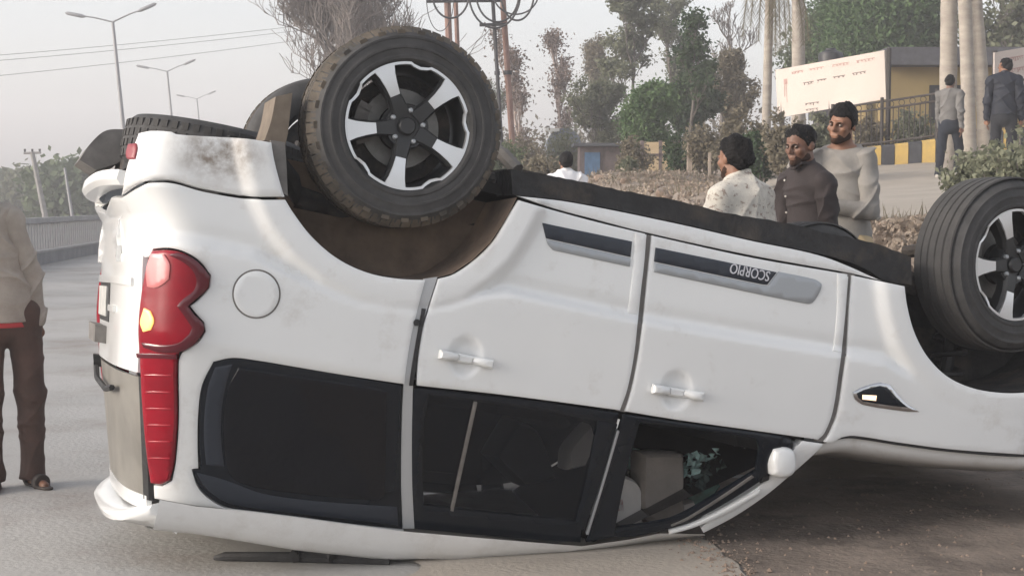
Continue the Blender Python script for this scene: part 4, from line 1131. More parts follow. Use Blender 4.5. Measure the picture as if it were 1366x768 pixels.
def make_person(loc, rz, label, H=1.72, h=.006, la=((.18, .05, -1), (.05, -.18, -1)), ra=((-.18, .05, -1), (-.05, -.18, -1)), ll=((.05, -.02, -1), (.0, .04, -1)), rl=((-.05, -.02, -1), (.0, .04, -1)),
                hd=(0, 0, 0), lean=(0, 0, 0), top=None, bottom=None, shoes=None, skin=None, sleeves='long', collar='crew', hem=.52, untuck=True,
                beard=0.0, hair=.016, fringe=0.0, lh=.5, rh=.5, lpalm=(-1, 0, 0), rpalm=(1, 0, 0), lhd=None, rhd=None, group=None, width=1.0, inner=None, placket=False, armk=.022, sandals=False, fold=.006, hairback=.03, bulk=0.0):
    sk = skin or M_skin; K = H/1.72
    lean = np.array(lean, float)
    def P(x, y, z): return np.array([x*K*width, y*K, z*K])+lean*np.clip((z-.9)/.6, 0, 1.2)*K
    hip = {s: P(s*.095, .0, .90) for s in (1, -1)}; shd = {s: P(s*.172, .012, 1.388) for s in (1, -1)}
    J = {}
    for s, leg in ((1, ll), (-1, rl)):
        kn = hip[s]+unit(leg[0])*.425*K; an = kn+unit(leg[1])*.405*K; J['k', s] = kn; J['a', s] = an
    # plant the lower foot on the ground
    dz = min(J['a', 1][2], J['a', -1][2])-.085*K
    base = np.array([0, 0, -dz])
    for k_ in list(J): J[k_] = J[k_]+base
    for s in (1, -1): hip[s] = hip[s]+base; shd[s] = shd[s]+base
    _P = P
    def P(x, y, z): return _P(x, y, z)+base
    for s, arm in ((1, la), (-1, ra)):
        el = shd[s]+unit(arm[0])*.295*K; wr = el+unit(arm[1])*.255*K; J['e', s] = el; J['w', s] = wr
    HM = rotm(*hd); hc = P(0, -.012, 1.495); 
    def Hd(x, y, z): return hc+HM @ (np.array([x, y+.0, z])*K*.93)
    allp = np.array(list(J.values())+list(hip.values())+list(shd.values())+[Hd(0, 0, .25), Hd(0, -.14, .1), Hd(0, .12, .1)])
    lo = allp.min(0)-.17; hi = allp.max(0)+.17; lo[2] = min(lo[2]-.1, -.03)
    # ---- skin
    f = Field(lo, hi, h)
    f.cone(P(0, .01, 1.0), P(0, .015, 1.16), .112*K, .108*K, .05, (1, 1.35, 1)); f.cone(P(0, .015, 1.16), P(0, .02, 1.36), .108*K, .120*K, .05, (.9, 1.3, 1))
    f.cone(P(0, .01, .88), P(0, .01, 1.0), .12*K, .11*K, .05, (.9, 1.2, 1))
    f.cone(P(-.11, .02, 1.375), P(.11, .02, 1.375), .052*K, .052*K, .04)
    for s in (1, -1):
        f.cone(P(s*.06, .025, 1.44), shd[s], .045*K, .052*K, .03)
        f.cone(shd[s], J['e', s], .050*K, .038*K, .03); f.cone(J['e', s], J['e', s]*.55+J['w', s]*.45, .040*K, .037*K, .02); f.cone(J['e', s]*.55+J['w', s]*.45, J['w', s], .037*K, .025*K, .02)
        f.cone(hip[s], J['k', s], .078*K, .052*K, .04); f.cone(J['k', s], J['k', s]*.6+J['a', s]*.4, .050*K, .052*K, .03); f.cone(J['k', s]*.6+J['a', s]*.4, J['a', s], .050*K, .034*K, .03)
        fd = np.array([s*.22, -1, 0]); fd = unit(fd); a = J['a', s]; f.cone(a+np.array([0, .03, -.045])*K, a+fd*.14*K+np.array([0, 0, -.062])*K, .034*K, .022*K, .02)
        hdn = unit(J['w', s]-J['e', s]) if (lhd if s > 0 else rhd) is None else unit(lhd if s > 0 else rhd)
        hand(f, J['w', s]+hdn*.012, hdn, lpalm if s > 0 else rpalm, s, lh if s > 0 else rh, size=K)
    f.cone(P(0, .03, 1.40), Hd(0, .018, .03), .060*K, .052*K, .03); f.cone(Hd(0, .02, 0), Hd(0, .012, .07), .052*K, .055*K, .02)
    def hell(c, r, k=.012, sub=False): f.ell(Hd(*c), np.array(r)*K*.93, k, M=HM.T, sub=sub)
    def hcone(a, b, ra_, rb_, k=.008): f.cone(Hd(*a), Hd(*b), ra_*K*.93, rb_*K*.93, k)
    hell((0, .012, .138), (.073, .093, .083)); hell((0, -.034, .075), (.058, .058, .075), .02)
    for s in (1, -1):
        hcone((0, -.066, .020), (s*.046, -.012, .042), .021, .022, .015); hell((s*.043, -.062, .088), (.022, .024, .020), .015)
        hcone((0, -.090, .130), (s*.040, -.080, .128), .009, .009, .010)
    for s in (1, -1): hell((s*.031, -.099, .114), (.014, .010, .008), .012, sub=True)
    hcone((0, -.096, .118), (0, -.117, .086), .0085, .0125, .006)
    for s in (1, -1): hcone((s*.004, -.104, .080), (s*.013, -.102, .079), .009, .0085, .005)
    hcone((-.019, -.093, .054), (.019, -.093, .054), .0085, .0085, .004); hcone((-.015, -.092, .043), (.015, -.092, .043), .0085, .0085, .003); hell((0, -.083, .018), (.020, .017, .016), .012)
    for s in (1, -1): hell((s*.076, .008, .102), (.011, .021, .031), .006)
    body = field_obj(f, 'person', sk)
    tag(body, label, 'person', group)
    # ---- hair, beard, brows, eyes
    f2 = Field(Hd(0, 0, .12)-.17, Hd(0, 0, .12)+.17, .005)
    f2.ell(Hd(0, .016+hairback*.3, .146+hair*.35), np.array([.074+hair*.8, .093+hair, .083+hair])*K*.93, 0, M=HM.T)
    if hairback > .02: f2.ell(Hd(0, .055, .10), np.array([.070+hair*.5, .062+hair*.5, .078])*K*.93, .03, M=HM.T)
    X, Y, Z = np.meshgrid(*f2.ax, indexing='ij', sparse=True)
    p = [X-hc[0], Y-hc[1], Z-hc[2]]; q = [(HM[0][i]*p[0]+HM[1][i]*p[1]+HM[2][i]*p[2])/K/.93 for i in range(3)]
    zl = np.interp(q[1], [-.12, -.085, -.055, -.03, -.012, .0, .03, .07, .12], [.186-fringe, .180-fringe, .165, .140, .105, .085, .074, .042, .030])
    f2.d = np.maximum(f2.d, ((zl-q[2])*K*.8).astype(np.float32))
    f2.disp(lambda x, y, z: .0045*np.abs(np.sin(190*x+50*np.sin(20*z)+30*y))*np.sin(90*y+60*z)+.006*np.sin(61*x+47*z+2)*np.sin(53*y+11+20*z)+.003*np.sin(300*x+100*y)*np.sin(260*z))
    field_obj(f2, 'hair', M_hair, body, 0)
    if beard:
        f3 = Field(Hd(0, -.04, .04)-.11, Hd(0, -.04, .04)+.11, .0045)
        b_ = .0015+.007*beard
        f3.ell(Hd(0, -.034, .075), np.array([.058+b_, .058+b_*.8, .075+b_])*K*.93, .0, M=HM.T)
        for s in (1, -1): f3.cone(Hd(0, -.066, .020), Hd(s*.046, -.012, .042), (.021+b_)*K*.93, (.022+b_)*K*.93, .015)
        f3.ell(Hd(0, -.083, .018), np.array([.020, .017, .016])*K+b_, .012, M=HM.T)
        f3.cone(Hd(-.024, -.088, .052), Hd(0, -.097, .063), .0065*K, .0075*K, .004); f3.cone(Hd(.024, -.088, .052), Hd(0, -.097, .063), .0065*K, .0075*K, .004)
        X, Y, Z = np.meshgrid(*f3.ax, indexing='ij', sparse=True)
        p = [X-hc[0], Y-hc[1], Z-hc[2]]; q = [(HM[0][i]*p[0]+HM[1][i]*p[1]+HM[2][i]*p[2])/K/.93 for i in range(3)]
        zl = np.interp(q[1], [-.13, -.085, -.06, -.02, .01], [.060, .056, .036, .070, .11])
        f3.d = np.maximum(f3.d, ((q[2]-zl)*K).astype(np.float32)); f3.d = np.maximum(f3.d, ((q[1]-.004)*K).astype(np.float32)+0*f3.d)
        lip = np.sqrt((q[0]/.021)**2+((q[2]-.047)/.009)**2+((q[1]+.10)/.03)**2)-1
        f3.d = np.maximum(f3.d, (-lip*.009).astype(np.float32))
        f3.disp(lambda x, y, z: .0012*np.sin(400*x)*np.sin(380*z+90*y))
        field_obj(f3, 'beard', M_beard, body, 0)
    for s in (1, -1):
        mb = MB(); mb.tube([Hd(s*.014, -.0965, .127), Hd(s*.030, -.0935, .131), Hd(s*.047, -.080, .126)], [.0025*K, .0036*K, .0015*K], 6); mb.build('eyebrow', M_hair, body)
    for s in (1, -1):
        mb = MB(); c = Hd(s*.031, -.0835, .113); mb.lathe([(.0005, -.010), (.007, -.0075), (.0102, 0), (.007, .0075), (.0005, .010)], 10, 'y', M=Matrix.Translation(Vector(c))); mb.build('eye', M_eye, body)
    # ---- clothes
    def foldfn(A, seed):
        r = np.random.default_rng(seed); ph = r.uniform(0, 6, 12)
        def ridge(t, s=3.0): return (1-np.abs(np.sin(t)))**s
        def fn(x, y, z):
            wx = .05*np.sin(9*z+ph[0])+.03*np.sin(17*x+ph[1]); wz = .05*np.sin(8*x+5*y+ph[2])+.03*np.sin(15*z+ph[3])
            X, Z = x+wx, z+wz
            a = ridge(13*Z+9*X+6*y+ph[4])*np.clip(.5+.7*np.sin(6*X+4*z+ph[5]), 0, 1)
            b_ = ridge(15*Z-13*X+5*y+ph[6])*np.clip(.5+.7*np.sin(5*z-7*x+ph[7]), 0, 1)
            c_ = ridge(24*Z+5*X-7*y+ph[8], 2.2)*np.clip(.4+.7*np.sin(9*x+7*z+ph[9]), 0, 1)*.6
            d_ = np.sin(7*x+6*z+ph[10])*.25
            return -A*2.6*(a+b_+c_+d_-.55)
        return fn
    if top is not None:
        g = Field(lo, hi, h); e = .020+bulk; sleeve_fields = []
        g.cone(P(0, .01, 1.0), P(0, .015, 1.16), .118*K+e, .112*K+e, .05, (.98, 1.3, 1)); g.cone(P(0, .015, 1.16), P(0, .02, 1.36), .112*K+e, .124*K+e*.8, .05, (.88, 1.28, 1))
        g.cone(P(0, .01, .80), P(0, .01, 1.0), .142*K+e, .122*K+e, .05, (.92, 1.25, 1)); g.cone(P(-.11, .02, 1.375), P(.11, .02, 1.375), .054*K+e*.6, .054*K+e*.6, .04)
        for s in (1, -1):
            el, wr = J['e', s], J['w', s]
            g.cone(P(s*.055, .025, 1.445), shd[s], .044*K+e*.4, .048*K+e*.5, .05)
            if sleeves == 'long':
                sg = Field(np.minimum(np.minimum(shd[s], el), wr)-.14, np.maximum(np.maximum(shd[s], el), wr)+.14, h); cf = wr*.96+el*.04
                sg.cone(shd[s]+(P(0, .02, 1.38)-shd[s])*.22, shd[s], .062*K+e*.5, .060*K+e*.75, .03); sg.cone(shd[s], el, .060*K+e*.75, .047*K+e*.8, .03); sg.cone(el, cf, .048*K+e*.8, .034*K+e*.6, .02)
                sg.cone(cf*.90+el*.10, cf, .034*K+e*.85, .034*K+e*.6, .006); sg.cone(cf*.99+el*.01, cf, .036*K+e*.8, .036*K+e*.7, .004)
                sg.disp(foldfn(fold*1.1, 31+int(s))); sleeve_fields.append(sg); g.cone(P(s*.055, .025, 1.445), shd[s], .044*K+e*.4, .050*K+e*.5, .03)
            else:
                m_ = shd[s]*.22+el*.78; g.cone(shd[s], m_, .056*K+e*.7, .050*K+e*1.5, .04)
        if collar: g.cone(P(0, .03, 1.42), P(0, .012, 1.475), .066*K, .060*K, .012)
        if collar == 'shirt': g.cone(P(0, .02, 1.455), P(0, .008, 1.50), .064*K, .066*K, .006)
        g.disp(foldfn(fold, int(H*1e4) % 991))
        g.cut(P(0, 0, .90+(hem-.52)*1.7), (0, 0, -1))
        if collar == 'crew': g.cut(P(0, .02, 1.475), (0, -.35, 1))
        if collar == 'shirt': g.cut(P(0, .0, 1.512), (0, -.5, 1))
        if placket:
            for s in (1, -1): g.cone(P(s*.012, -.085, 1.465), P(s*.050, -.060, 1.495), .010, .012, .004); g.cone(P(s*.050, -.060, 1.495), P(s*.066, .01, 1.50), .012, .010, .004)
        sh_ = field_obj(g, 'shirt' if collar == 'shirt' else 'sweatshirt', top, body)
        for sg in sleeve_fields: field_obj(sg, 'sleeve', top, sh_)
        if placket:
            for z_ in (1.40, 1.31, 1.22, 1.13):
                mb = MB(); yy = -.150+.02*(1.31-z_)*0; mb.lathe([(0, -.004), (.006, -.003), (.006, .002), (0, .003)], 8, 'y', M=Matrix.Translation(Vector(P(0, yy, z_)))); mb.build('button', M_shoe2, sh_)
        if inner is not None:
            g = Field(P(-.3, -.3, .78), P(.3, .3, 1.0), h); g.cone(P(0, .01, .78), P(0, .01, 1.0), .142*K+e-.020, .122*K+e-.020, .05, (.92, 1.25, 1)); g.cut(P(0, 0, .90+(hem-.52)*1.7-.026), (0, 0, -1)); g.cut(P(0, 0, .97), (0, 0, 1)); field_obj(g, 'undershirt', inner, body)
    if bottom is not None:
        g = Field(lo, hi, h); e = .014
        g.cone(P(0, .01, .86), P(0, .01, 1.0), .130*K, .116*K, .05, (.9, 1.2, 1)); g.cone(P(0, .03, .86), P(0, .035, .92), .11*K, .10*K, .05, (.8, 1, 1))
        for s in (1, -1):
            k_, a_ = J['k', s], J['a', s]; g.cone(hip[s], k_, .084*K+e, .060*K+e, .03); g.cone(k_, a_, .060*K+e, .046*K+e, .03)
            g.cone(a_*.93+k_*.07, a_+np.array([0, 0, -.03])*K, .048*K+e, .056*K+e, .02)
        g.disp(foldfn(fold*.55, 77)); g.cut((0, 0, .045*K), (0, 0, -1)); g.cut(P(0, 0, 1.0), (0, 0, 1)); field_obj(g, 'trousers', bottom, body)
    if shoes is not None:
        for s in (1, -1):
            a = J['a', s]; fd = unit((s*.22, -1, 0)); g = Field(a-np.array([.2, .32, .14]), a+np.array([.2, .2, .06]), .005)
            hz = a[2]-.085*K
            g.cone(a+np.array([0, .035, -.045])*K, a+fd*.10*K+np.array([0, 0, -.052])*K, .042*K, .038*K, .02); g.cone(a+fd*.10*K+np.array([0, 0, -.052])*K, a+fd*.17*K+np.array([0, 0, -.062])*K, .038*K, .026*K, .02)
            g.cone(a+np.array([0, .02, -.04])*K, a+np.array([0, .01, .0])*K, .040*K, .038*K, .02); g.cut((0, 0, hz+.002), (0, 0, -1))
            if sandals:
                X, Y, Z = np.meshgrid(*g.ax, indexing='ij', sparse=True); t_ = (X-a[0])*fd[0]+(Y-a[1])*fd[1]
                band = np.minimum(np.maximum(np.abs(t_-.085)-.022, Z-9), np.abs(t_+.025)-.014); g.d = np.maximum(g.d-.003, np.minimum(Z-hz-.020, band)).astype(np.float32)
            field_obj(g, 'sandal' if sandals else 'shoe', shoes, body)
    body.location = loc; body.rotation_euler = (0, 0, rz)
    return body

M_c1 = mat('beige_knit', (.35, .315, .275), rough=.95, var=.10, vscale=18, bump=.35, bscale=220)
M_c1r = mat('red_cotton', (.42, .045, .05), rough=.9)
M_c1t = mat('brown_trouser', (.075, .045, .036), rough=.9, var=.18, vscale=9, bump=.2, bscale=120)
M_c2 = mat('white_print_shirt', (.66, .62, .54), rough=.85, col2=(.50, .47, .42), vscale=22, bump=.1, bscale=120)
dirt_overlay(M_c2, (.20, .13, .10), 34.0, .54, .60, strength=.75)
M_c3 = mat('brown_shirt', (.032, .024, .024), rough=.85, var=.22, vscale=8, bump=.2, bscale=140)
M_c4 = mat('light_grey_sweat', (.27, .255, .235), rough=.95, var=.10, vscale=14, bump=.2, bscale=160)
M_c4t = mat('khaki_trouser', (.42, .33, .20), rough=.9, var=.12)
M_c5 = mat('white_cotton', (.72, .72, .74), rough=.85, var=.05)
M_c6 = mat('grey_pullover', (.15, .145, .14), rough=.95, var=.1, vscale=10)
M_c6t = mat('dark_jeans', (.012, .016, .026), rough=.9, var=.25, vscale=10)
M_c7 = mat('navy_jacket', (.004, .007, .017), rough=.7, var=.25, vscale=7)
M_c7t = mat('black_trouser', (.014, .015, .020), rough=.9, var=.2)
M_shoe = mat('dark_sandal', (.045, .036, .032), rough=.7, var=.3, vscale=18)
M_shoe2 = mat('pale_shoe', (.45, .42, .38), rough=.7)

def at(px, depth, z):                       # a place on the ground: image column and distance ahead
    return ((px-PCX)/FPX*depth, depth, z)
GZ = globals().get('ground_z', lambda x, y: 0.0)
def stand(px, depth, dz=0.0):
    x, y, _ = at(px, depth, 0); return (x, y, GZ(x, y)+dz)

make_person(stand(5, 7.75), R_(30), 'man in beige knit jumper and brown trousers, cut off by the left edge', H=1.64, h=.006, width=.97,
            la=((.36, .02, -1), (.10, -.10, -1)), ra=((-.3, .05, -1), (-.1, -.1, -1)), ll=((.06, -.02, -1), (.02, .05, -1)), rl=((-.02, -.03, -1), (.05, .05, -1)), lean=(-.17, .0, 0),
            top=M_c1, bottom=M_c1t, shoes=M_shoe, inner=M_c1r, hem=.4965, lhd=(-.10, -.15, -1), sandals=True, bulk=.010, fold=.0065, lh=.3, beard=.3, skin=M_skin2, hd=(R_(20), 0, 0))
make_person(stand(997, 8.15, .07), R_(-140), 'man in white printed short-sleeved shirt, black hair, head turned left', H=1.66, h=.006, width=.92, sleeves='short', collar='shirt',
            la=((.22, -.05, -1), (-.1, -.9, -.45)), ra=((-.2, .0, -1), (.1, -.9, -.1)), top=M_c2, bottom=M_c6t, shoes=M_shoe, hair=.013, hairback=.026, beard=.25, hd=(R_(-4), R_(6), 0), fold=.007, lean=(0, -.08, 0), bulk=.008)
make_person(stand(1080, 8.75, -.085), R_(-58), 'man in dark brown collared shirt looking down, hands held before him', H=1.68, h=.006, collar='shirt', placket=True, width=.80,
            la=((.16, .05, -1), (-.45, -.85, .05)), ra=((-.12, -.10, -1), (.2, -.95, .15)), top=M_c3, bottom=M_c7t, shoes=M_shoe, hair=.005, hairback=.0, beard=.2, hd=(R_(10), R_(10), 0), lhd=(-.5, -.85, .1), rhd=(.2, -.95, .1), lh=.9, rh=.9, fold=.007, skin=M_skin2, lean=(0, -.05, 0))
make_person(stand(1127, 9.25, -.06), R_(-24), 'man in light grey sweatshirt with one hand raised to his cheek', H=1.75, h=.006, width=.78,
            la=((.16, -.22, -1), (-.95, -.42, .12)), ra=((-.32, -.46, -.80), (.02, -.02, 1.0)), top=M_c4, bottom=M_c4t, shoes=M_shoe, hair=.013, hairback=.01, fringe=.012, beard=.2, hd=(R_(-14), R_(7), R_(8)), lean=(-.03, 0, 0),
            rhd=(.35, .25, 1), rpalm=(.8, .5, -.2), rh=.5, lhd=(-1, .25, .1), lh=.5, lpalm=(0, 1, 0), fold=.007)
make_person(stand(755, 17.0), R_(188), 'man in plain white shirt seen from behind, beyond the car', H=1.58, h=.009, top=M_c5, bottom=M_c6t, shoes=M_shoe, hair=.012, collar='shirt', fold=.006)
make_person(stand(1264, 25.4), R_(143), 'man in grey pullover and dark jeans walking away up the ramp', H=1.66, h=.009, top=M_c6, bottom=M_c6t, shoes=M_shoe2, hair=.008,
            ll=((.05, .12, -1), (.02, .20, -1)), rl=((-.04, -.42, -1), (0, .30, -1)), la=((.14, -.18, -1), (.02, -.3, -1)), ra=((-.14, .18, -1), (-.02, -.1, -1)), fold=.006, skin=M_skin2)
make_person(stand(1336, 24.0, .05), R_(160), 'man in navy blue jacket and black trousers, back to the camera', H=1.80, h=.009, top=M_c7, bottom=M_c7t, shoes=M_shoe, hair=.008, bulk=.02,
            hd=(R_(60), 0, 0), collar='shirt', la=((.18, .05, -1), (.04, -.2, -1)), ra=((-.18, .05, -1), (-.05, -.2, -1)), fold=.007)
# =================================================================== BACKGROUND: trees, palms, sign boards, building, kerb, fence, lamps
def leafmat(name, c, c2, rough=.7, vscale=1.3):
    m = mat(name, c, rough=rough, col2=c2, vscale=vscale, spec=.2)
    n, l = m.node_tree.nodes, m.node_tree.links; b = n['Principled BSDF']
    t = n.new('ShaderNodeBsdfTranslucent'); mx = n.new('ShaderNodeMixShader'); mx.inputs[0].default_value = .3
    src = b.inputs['Base Color'].links[0].from_socket; l.new(src, t.inputs['Color'])
    out = n['Material Output']; l.new(b.outputs[0], mx.inputs[1]); l.new(t.outputs[0], mx.inputs[2]); l.new(mx.outputs[0], out.inputs['Surface'])
    return m
L_grey = leafmat('greygreen_leaf', (.125, .14, .085), (.20, .21, .14))
L_green = leafmat('green_leaf', (.085, .115, .06), (.15, .185, .10))
L_vivid = leafmat('vivid_leaf', (.070, .125, .050), (.13, .20, .085))
L_dark = leafmat('dark_leaf', (.035, .065, .030), (.075, .110, .050))
L_dry = leafmat('dry_leaf', (.165, .145, .10), (.25, .22, .16))
L_brown = leafmat('brown_leaf', (.120, .088, .070), (.205, .155, .125))
L_bush = leafmat('pale_bush_leaf', (.14, .15, .10), (.27, .28, .20), vscale=4)
L_litter = leafmat('fallen_leaf', (.22, .175, .14), (.44, .37, .30), vscale=3)
B_bark = mat('grey_bark', (.13, .115, .10), rough=.95, var=.3, vscale=4)
B_twig = mat('bare_twig', (.20, .175, .16), rough=.95, var=.2)
B_brown = mat('brown_twig', (.36, .295, .265), rough=.95, var=.2)
B_palm = mat('palm_trunk', (.29, .255, .22), rough=.92, col2=(.40, .36, .31), vscale=3.0, bump=.4, bscale=10, stretch=(1, 1, 3))

def rnd_dir(r): 
    v = Vector((r.gauss(0, 1), r.gauss(0, 1), r.gauss(0, 1))); return v.normalized()
def leaf_cards(mb, centres, r, size, per, spread, flat=.6, elong=1.6):
    V = mb.v; Fs = mb.f; M = mb.mi
    for c, sp in centres:
        for _ in range(per):
            p = Vector((c[0]+r.gauss(0, sp), c[1]+r.gauss(0, sp), c[2]+r.gauss(0, sp*flat)))
            a = rnd_dir(r); b = a.cross(rnd_dir(r)).normalized()
            s = size*r.uniform(.6, 1.4); a = a*s*elong*.5; b = b*s*.5
            k = len(V); V += [(p-a)[:], (p+b*.9)[:], (p+a)[:], (p-b*.9)[:]]; Fs.append((k, k+1, k+2, k+3)); M.append(0)
def grow(r, base, H, spread, levels=3, n0=5, trunk_r=.12, start=.3, upright=.5, bend=.25, seg=4):
    """trunk plus branches; returns lists of (points, radii) and tip clusters"""
    limbs = []; tips = []
    def limb(p, d, L, rad, lev):
        pts = [p.copy()]; q = p.copy(); dd = d.copy()
        for i in range(seg):
            dd = (dd+rnd_dir(r)*bend*(.5 if lev == 0 else 1)+Vector((0, 0, .06*lev))).normalized(); q = q+dd*L/seg; pts.append(q.copy())
        limbs.append((pts, [rad*(1-.75*i/seg) for i in range(seg+1)], lev))
        if lev >= levels: tips.append(pts[-1]); tips.append(pts[len(pts)//2+1]); return
        nb = n0 if lev == 0 else max(2, n0-lev)
        for k in range(nb):
            t = (start+(1-start)*(k+.6*r.random())/nb) if lev == 0 else r.uniform(.35, 1)
            i = min(seg-1, int(t*seg)); f = t*seg-i; b = pts[i].lerp(pts[i+1], min(1, f))
            a = r.uniform(0, 2*math.pi); side = Vector((math.cos(a), math.sin(a), 0))
            nd = (side*(1-upright)+Vector((0, 0, 1))*upright+dd*.35+rnd_dir(r)*.25).normalized()
            LL = spread*(1.1-.55*t if lev == 0 else .62)*r.uniform(.7, 1.2) if lev == 0 else L*r.uniform(.45, .75)
            limb(b, nd, LL, rad*(.5 if lev == 0 else .55), lev+1)
        tips.append(pts[-1])
    limb(Vector(base), Vector((0, 0, 1)), H, trunk_r, 0)
    return limbs, tips
def tree(px, depth, top, wpx, label, leaf=None, per=26, size=.16, levels=3, n0=6, upright=.5, start=.3, bark=None, seed=1, name='tree', group=None, dz=0, spread_k=.30, trunk_r=None, clump=.30, base_drop=.2, crown_frac=.44, bend=.25, hk=.70):
    r = random.Random(seed); x, y, _ = at(px, depth, 0); z0 = ground_z(x, y)-base_drop+dz
    H = CAM_H+(248-top)/FPX*depth-z0; W = wpx/FPX*depth
    limbs, tips = grow(r, (0, 0, 0), H*hk, W*crown_frac, levels, n0, trunk_r or max(.05, H*.016), start, upright, bend)
    root = empty(name, (x, y, z0)); tag(root, label, name.replace('_', ' '), group)
    tr = MB(); br = MB()
    for pts, rad, lev in limbs:
        (tr if lev == 0 else br).tube(pts, [max(.008*depth/40, q) for q in rad], 6 if lev == 0 else (4 if lev < 2 else 3), cap=False)
    tr.build('trunk', bark or B_bark, root)
    if br.v: bo = br.build('branches', bark or B_bark, root); bo['kind'] = 'stuff'
    if leaf is not None:
        cr = MB(); leaf_cards(cr, [(t, clump*W*.28*r.uniform(.6, 1.3)) for t in tips], r, size, per, 1)
        o = cr.build('crown', leaf, root, smooth=False); o['kind'] = 'stuff'
    return root
def shrub(px, depth, top, wpx, label, leaf, n=900, size=.07, seed=1, name='shrub', group=None, dz=0, hmin=.2):
    r = random.Random(seed); x, y, _ = at(px, depth, 0); z0 = ground_z(x, y)+dz
    H = max(hmin, CAM_H+(248-top)/FPX*depth-z0); W = wpx/FPX*depth
    root = empty(name, (x, y, z0)); tag(root, label, name.replace('_', ' '), group)
    st = MB(); cen = []
    for k in range(16):
        a = r.uniform(0, 6.28); q = r.random()**.6; tip = Vector((math.cos(a)*W*.46*q, math.sin(a)*W*.4*q, H*r.uniform(.55, 1.0)*(1-.35*q*q)))
        mid = Vector((tip.x*.45, tip.y*.45, tip.z*.6)); st.tube([(tip.x*.12, tip.y*.12, -.05), mid, tip], [.012, .009, .004], 4, cap=False)
        cen += [(tip, W*.09), (mid.lerp(tip, .5), W*.10), (mid, W*.10)]
    s_ = st.build('stems', B_twig, root); s_['kind'] = 'stuff'
    cr = MB(); leaf_cards(cr, cen, r, size, max(3, n//len(cen)), 1, .8); o = cr.build('foliage', leaf, root, smooth=False); o['kind'] = 'stuff'
    return root
G1 = 'hazy trees beyond the left barrier'
for i, (px, d, top, w, lb) in enumerate(((8, 105, 236, 70, 'hazy tree behind the left man, leftmost beyond the barrier'), (46, 98, 228, 74, 'hazy tree beside the leaning power pole, beyond the barrier'),
                                 (84, 125, 238, 60, 'low hazy tree between the two leaning poles, farthest off'), (112, 80, 220, 92, 'broad hazy tree beside the upturned bumper, beyond the barrier'), (150, 84, 226, 80, 'hazy tree largely hidden behind the upturned bumper'))):
    tree(px, d, top, w*1.1, lb, L_green if i != 1 else L_grey, per=150, size=.30, levels=2, n0=8, seed=40+i, upright=.30, start=.12, hk=.52,  group=G1, clump=.6)
tree(512, 44, -70, 250, 'bare grey tree with fine twigs standing behind the big wheel', None, levels=4, n0=11, seed=5, bark=B_twig, upright=.45, start=.25, name='bare_tree', trunk_r=.12, crown_frac=.62, bend=.5, hk=0.84)
tree(455, 52, -20, 150, 'smaller bare tree left of the big wheel, twigs only', None, levels=4, n0=9, seed=9, bark=B_twig, upright=.5, start=.2, name='bare_tree', trunk_r=.1, bend=.5, hk=0.84)
tree(640, 62, 100, 150, 'hazy twiggy tree between the two pairs of steel poles', L_grey, per=20, size=0.06, levels=3, n0=7, seed=11, upright=.5, clump=0.14)
tree(702, 58, 28, 120, 'brown dry tree just right of the steel poles', L_brown, per=1, size=0.075, levels=4, n0=7, seed=12, upright=.8, start=.1, bark=B_brown, clump=0.22, hk=.8)
tree(752, 62, 24, 120, 'brown dry tree with upright shoots, second from the steel poles', L_brown, per=1, size=0.08, levels=4, n0=7, seed=13, upright=.8, start=.1, bark=B_brown, clump=0.22, hk=.8)
tree(790, 66, 48, 110, 'dull olive tree behind the blue shed', L_dry, per=10, size=0.065, levels=3, n0=9, seed=14, upright=.65, start=.1, clump=0.12)
tree(838, 54, -6, 150, 'tall loose green tree with sky showing between its leaves', L_grey, per=22, size=0.075, levels=3, n0=7, seed=15, upright=.5, start=.25, clump=0.11, hk=0.84)
tree(800, 50, 112, 130, 'grey green tree low behind the shed roof', L_grey, per=36, size=0.06, levels=3, n0=8, seed=16, start=.12, clump=0.14)
tree(905, 60, -10, 120, 'thin sparse tree with scattered leaves at the top middle', L_grey, per=9, size=0.08, levels=3, n0=8, seed=17, upright=.6, clump=0.12, hk=0.8)
tree(917, 40, 8, 90, 'slender bare tree with a straight dark trunk', L_dark, per=5, size=0.07, levels=3, n0=7, seed=18, upright=.6, start=.35, trunk_r=.07, hk=0.85)
tree(872, 38, 92, 84, 'bright green bushy tree above the cream gate', L_vivid, per=110, size=0.055, levels=3, n0=9, seed=19, start=0.38, upright=.45, clump=0.34)
tree(918, 42, 78, 90, 'dark green dense tree right of the bright green one', L_dark, per=45, size=0.06, levels=3, n0=9, seed=20, start=.08, clump=0.22)
tree(968, 44, 66, 96, 'brown and green thicket tree left of the thin palm', L_dry, per=28, size=0.055, levels=3, n0=9, seed=21, start=.05, upright=.65, clump=0.16)
tree(960, 62, -8, 110, 'bare twiggy tree against the sky left of the palms', None, levels=4, n0=6, seed=22, bark=B_twig, name='bare_tree', upright=.6, bend=.5, hk=0.84)
tree(1160, 50, -22, 200, 'large bright green tree behind the flat roofed building', L_vivid, per=170, size=0.085, levels=3, n0=10, seed=23, start=.25, upright=.35, clump=0.34, hk=0.8)
tree(1105, 54, 18, 110, 'green tree behind the roof water tank', L_green, per=110, size=0.1, levels=3, n0=9, seed=24, start=.2, clump=.5)
tree(1235, 60, -20, 120, 'pale bare tree between the green tree and the palm trunks', None, levels=4, n0=6, seed=25, bark=B_twig, name='bare_tree', bend=.5, hk=0.84)
tree(1335, 48, -30, 150, 'pale leafless tree above the right hand board', L_grey, per=3, size=.12, levels=4, n0=7, seed=26, bark=B_twig, name='bare_tree', bend=.5, hk=0.84)
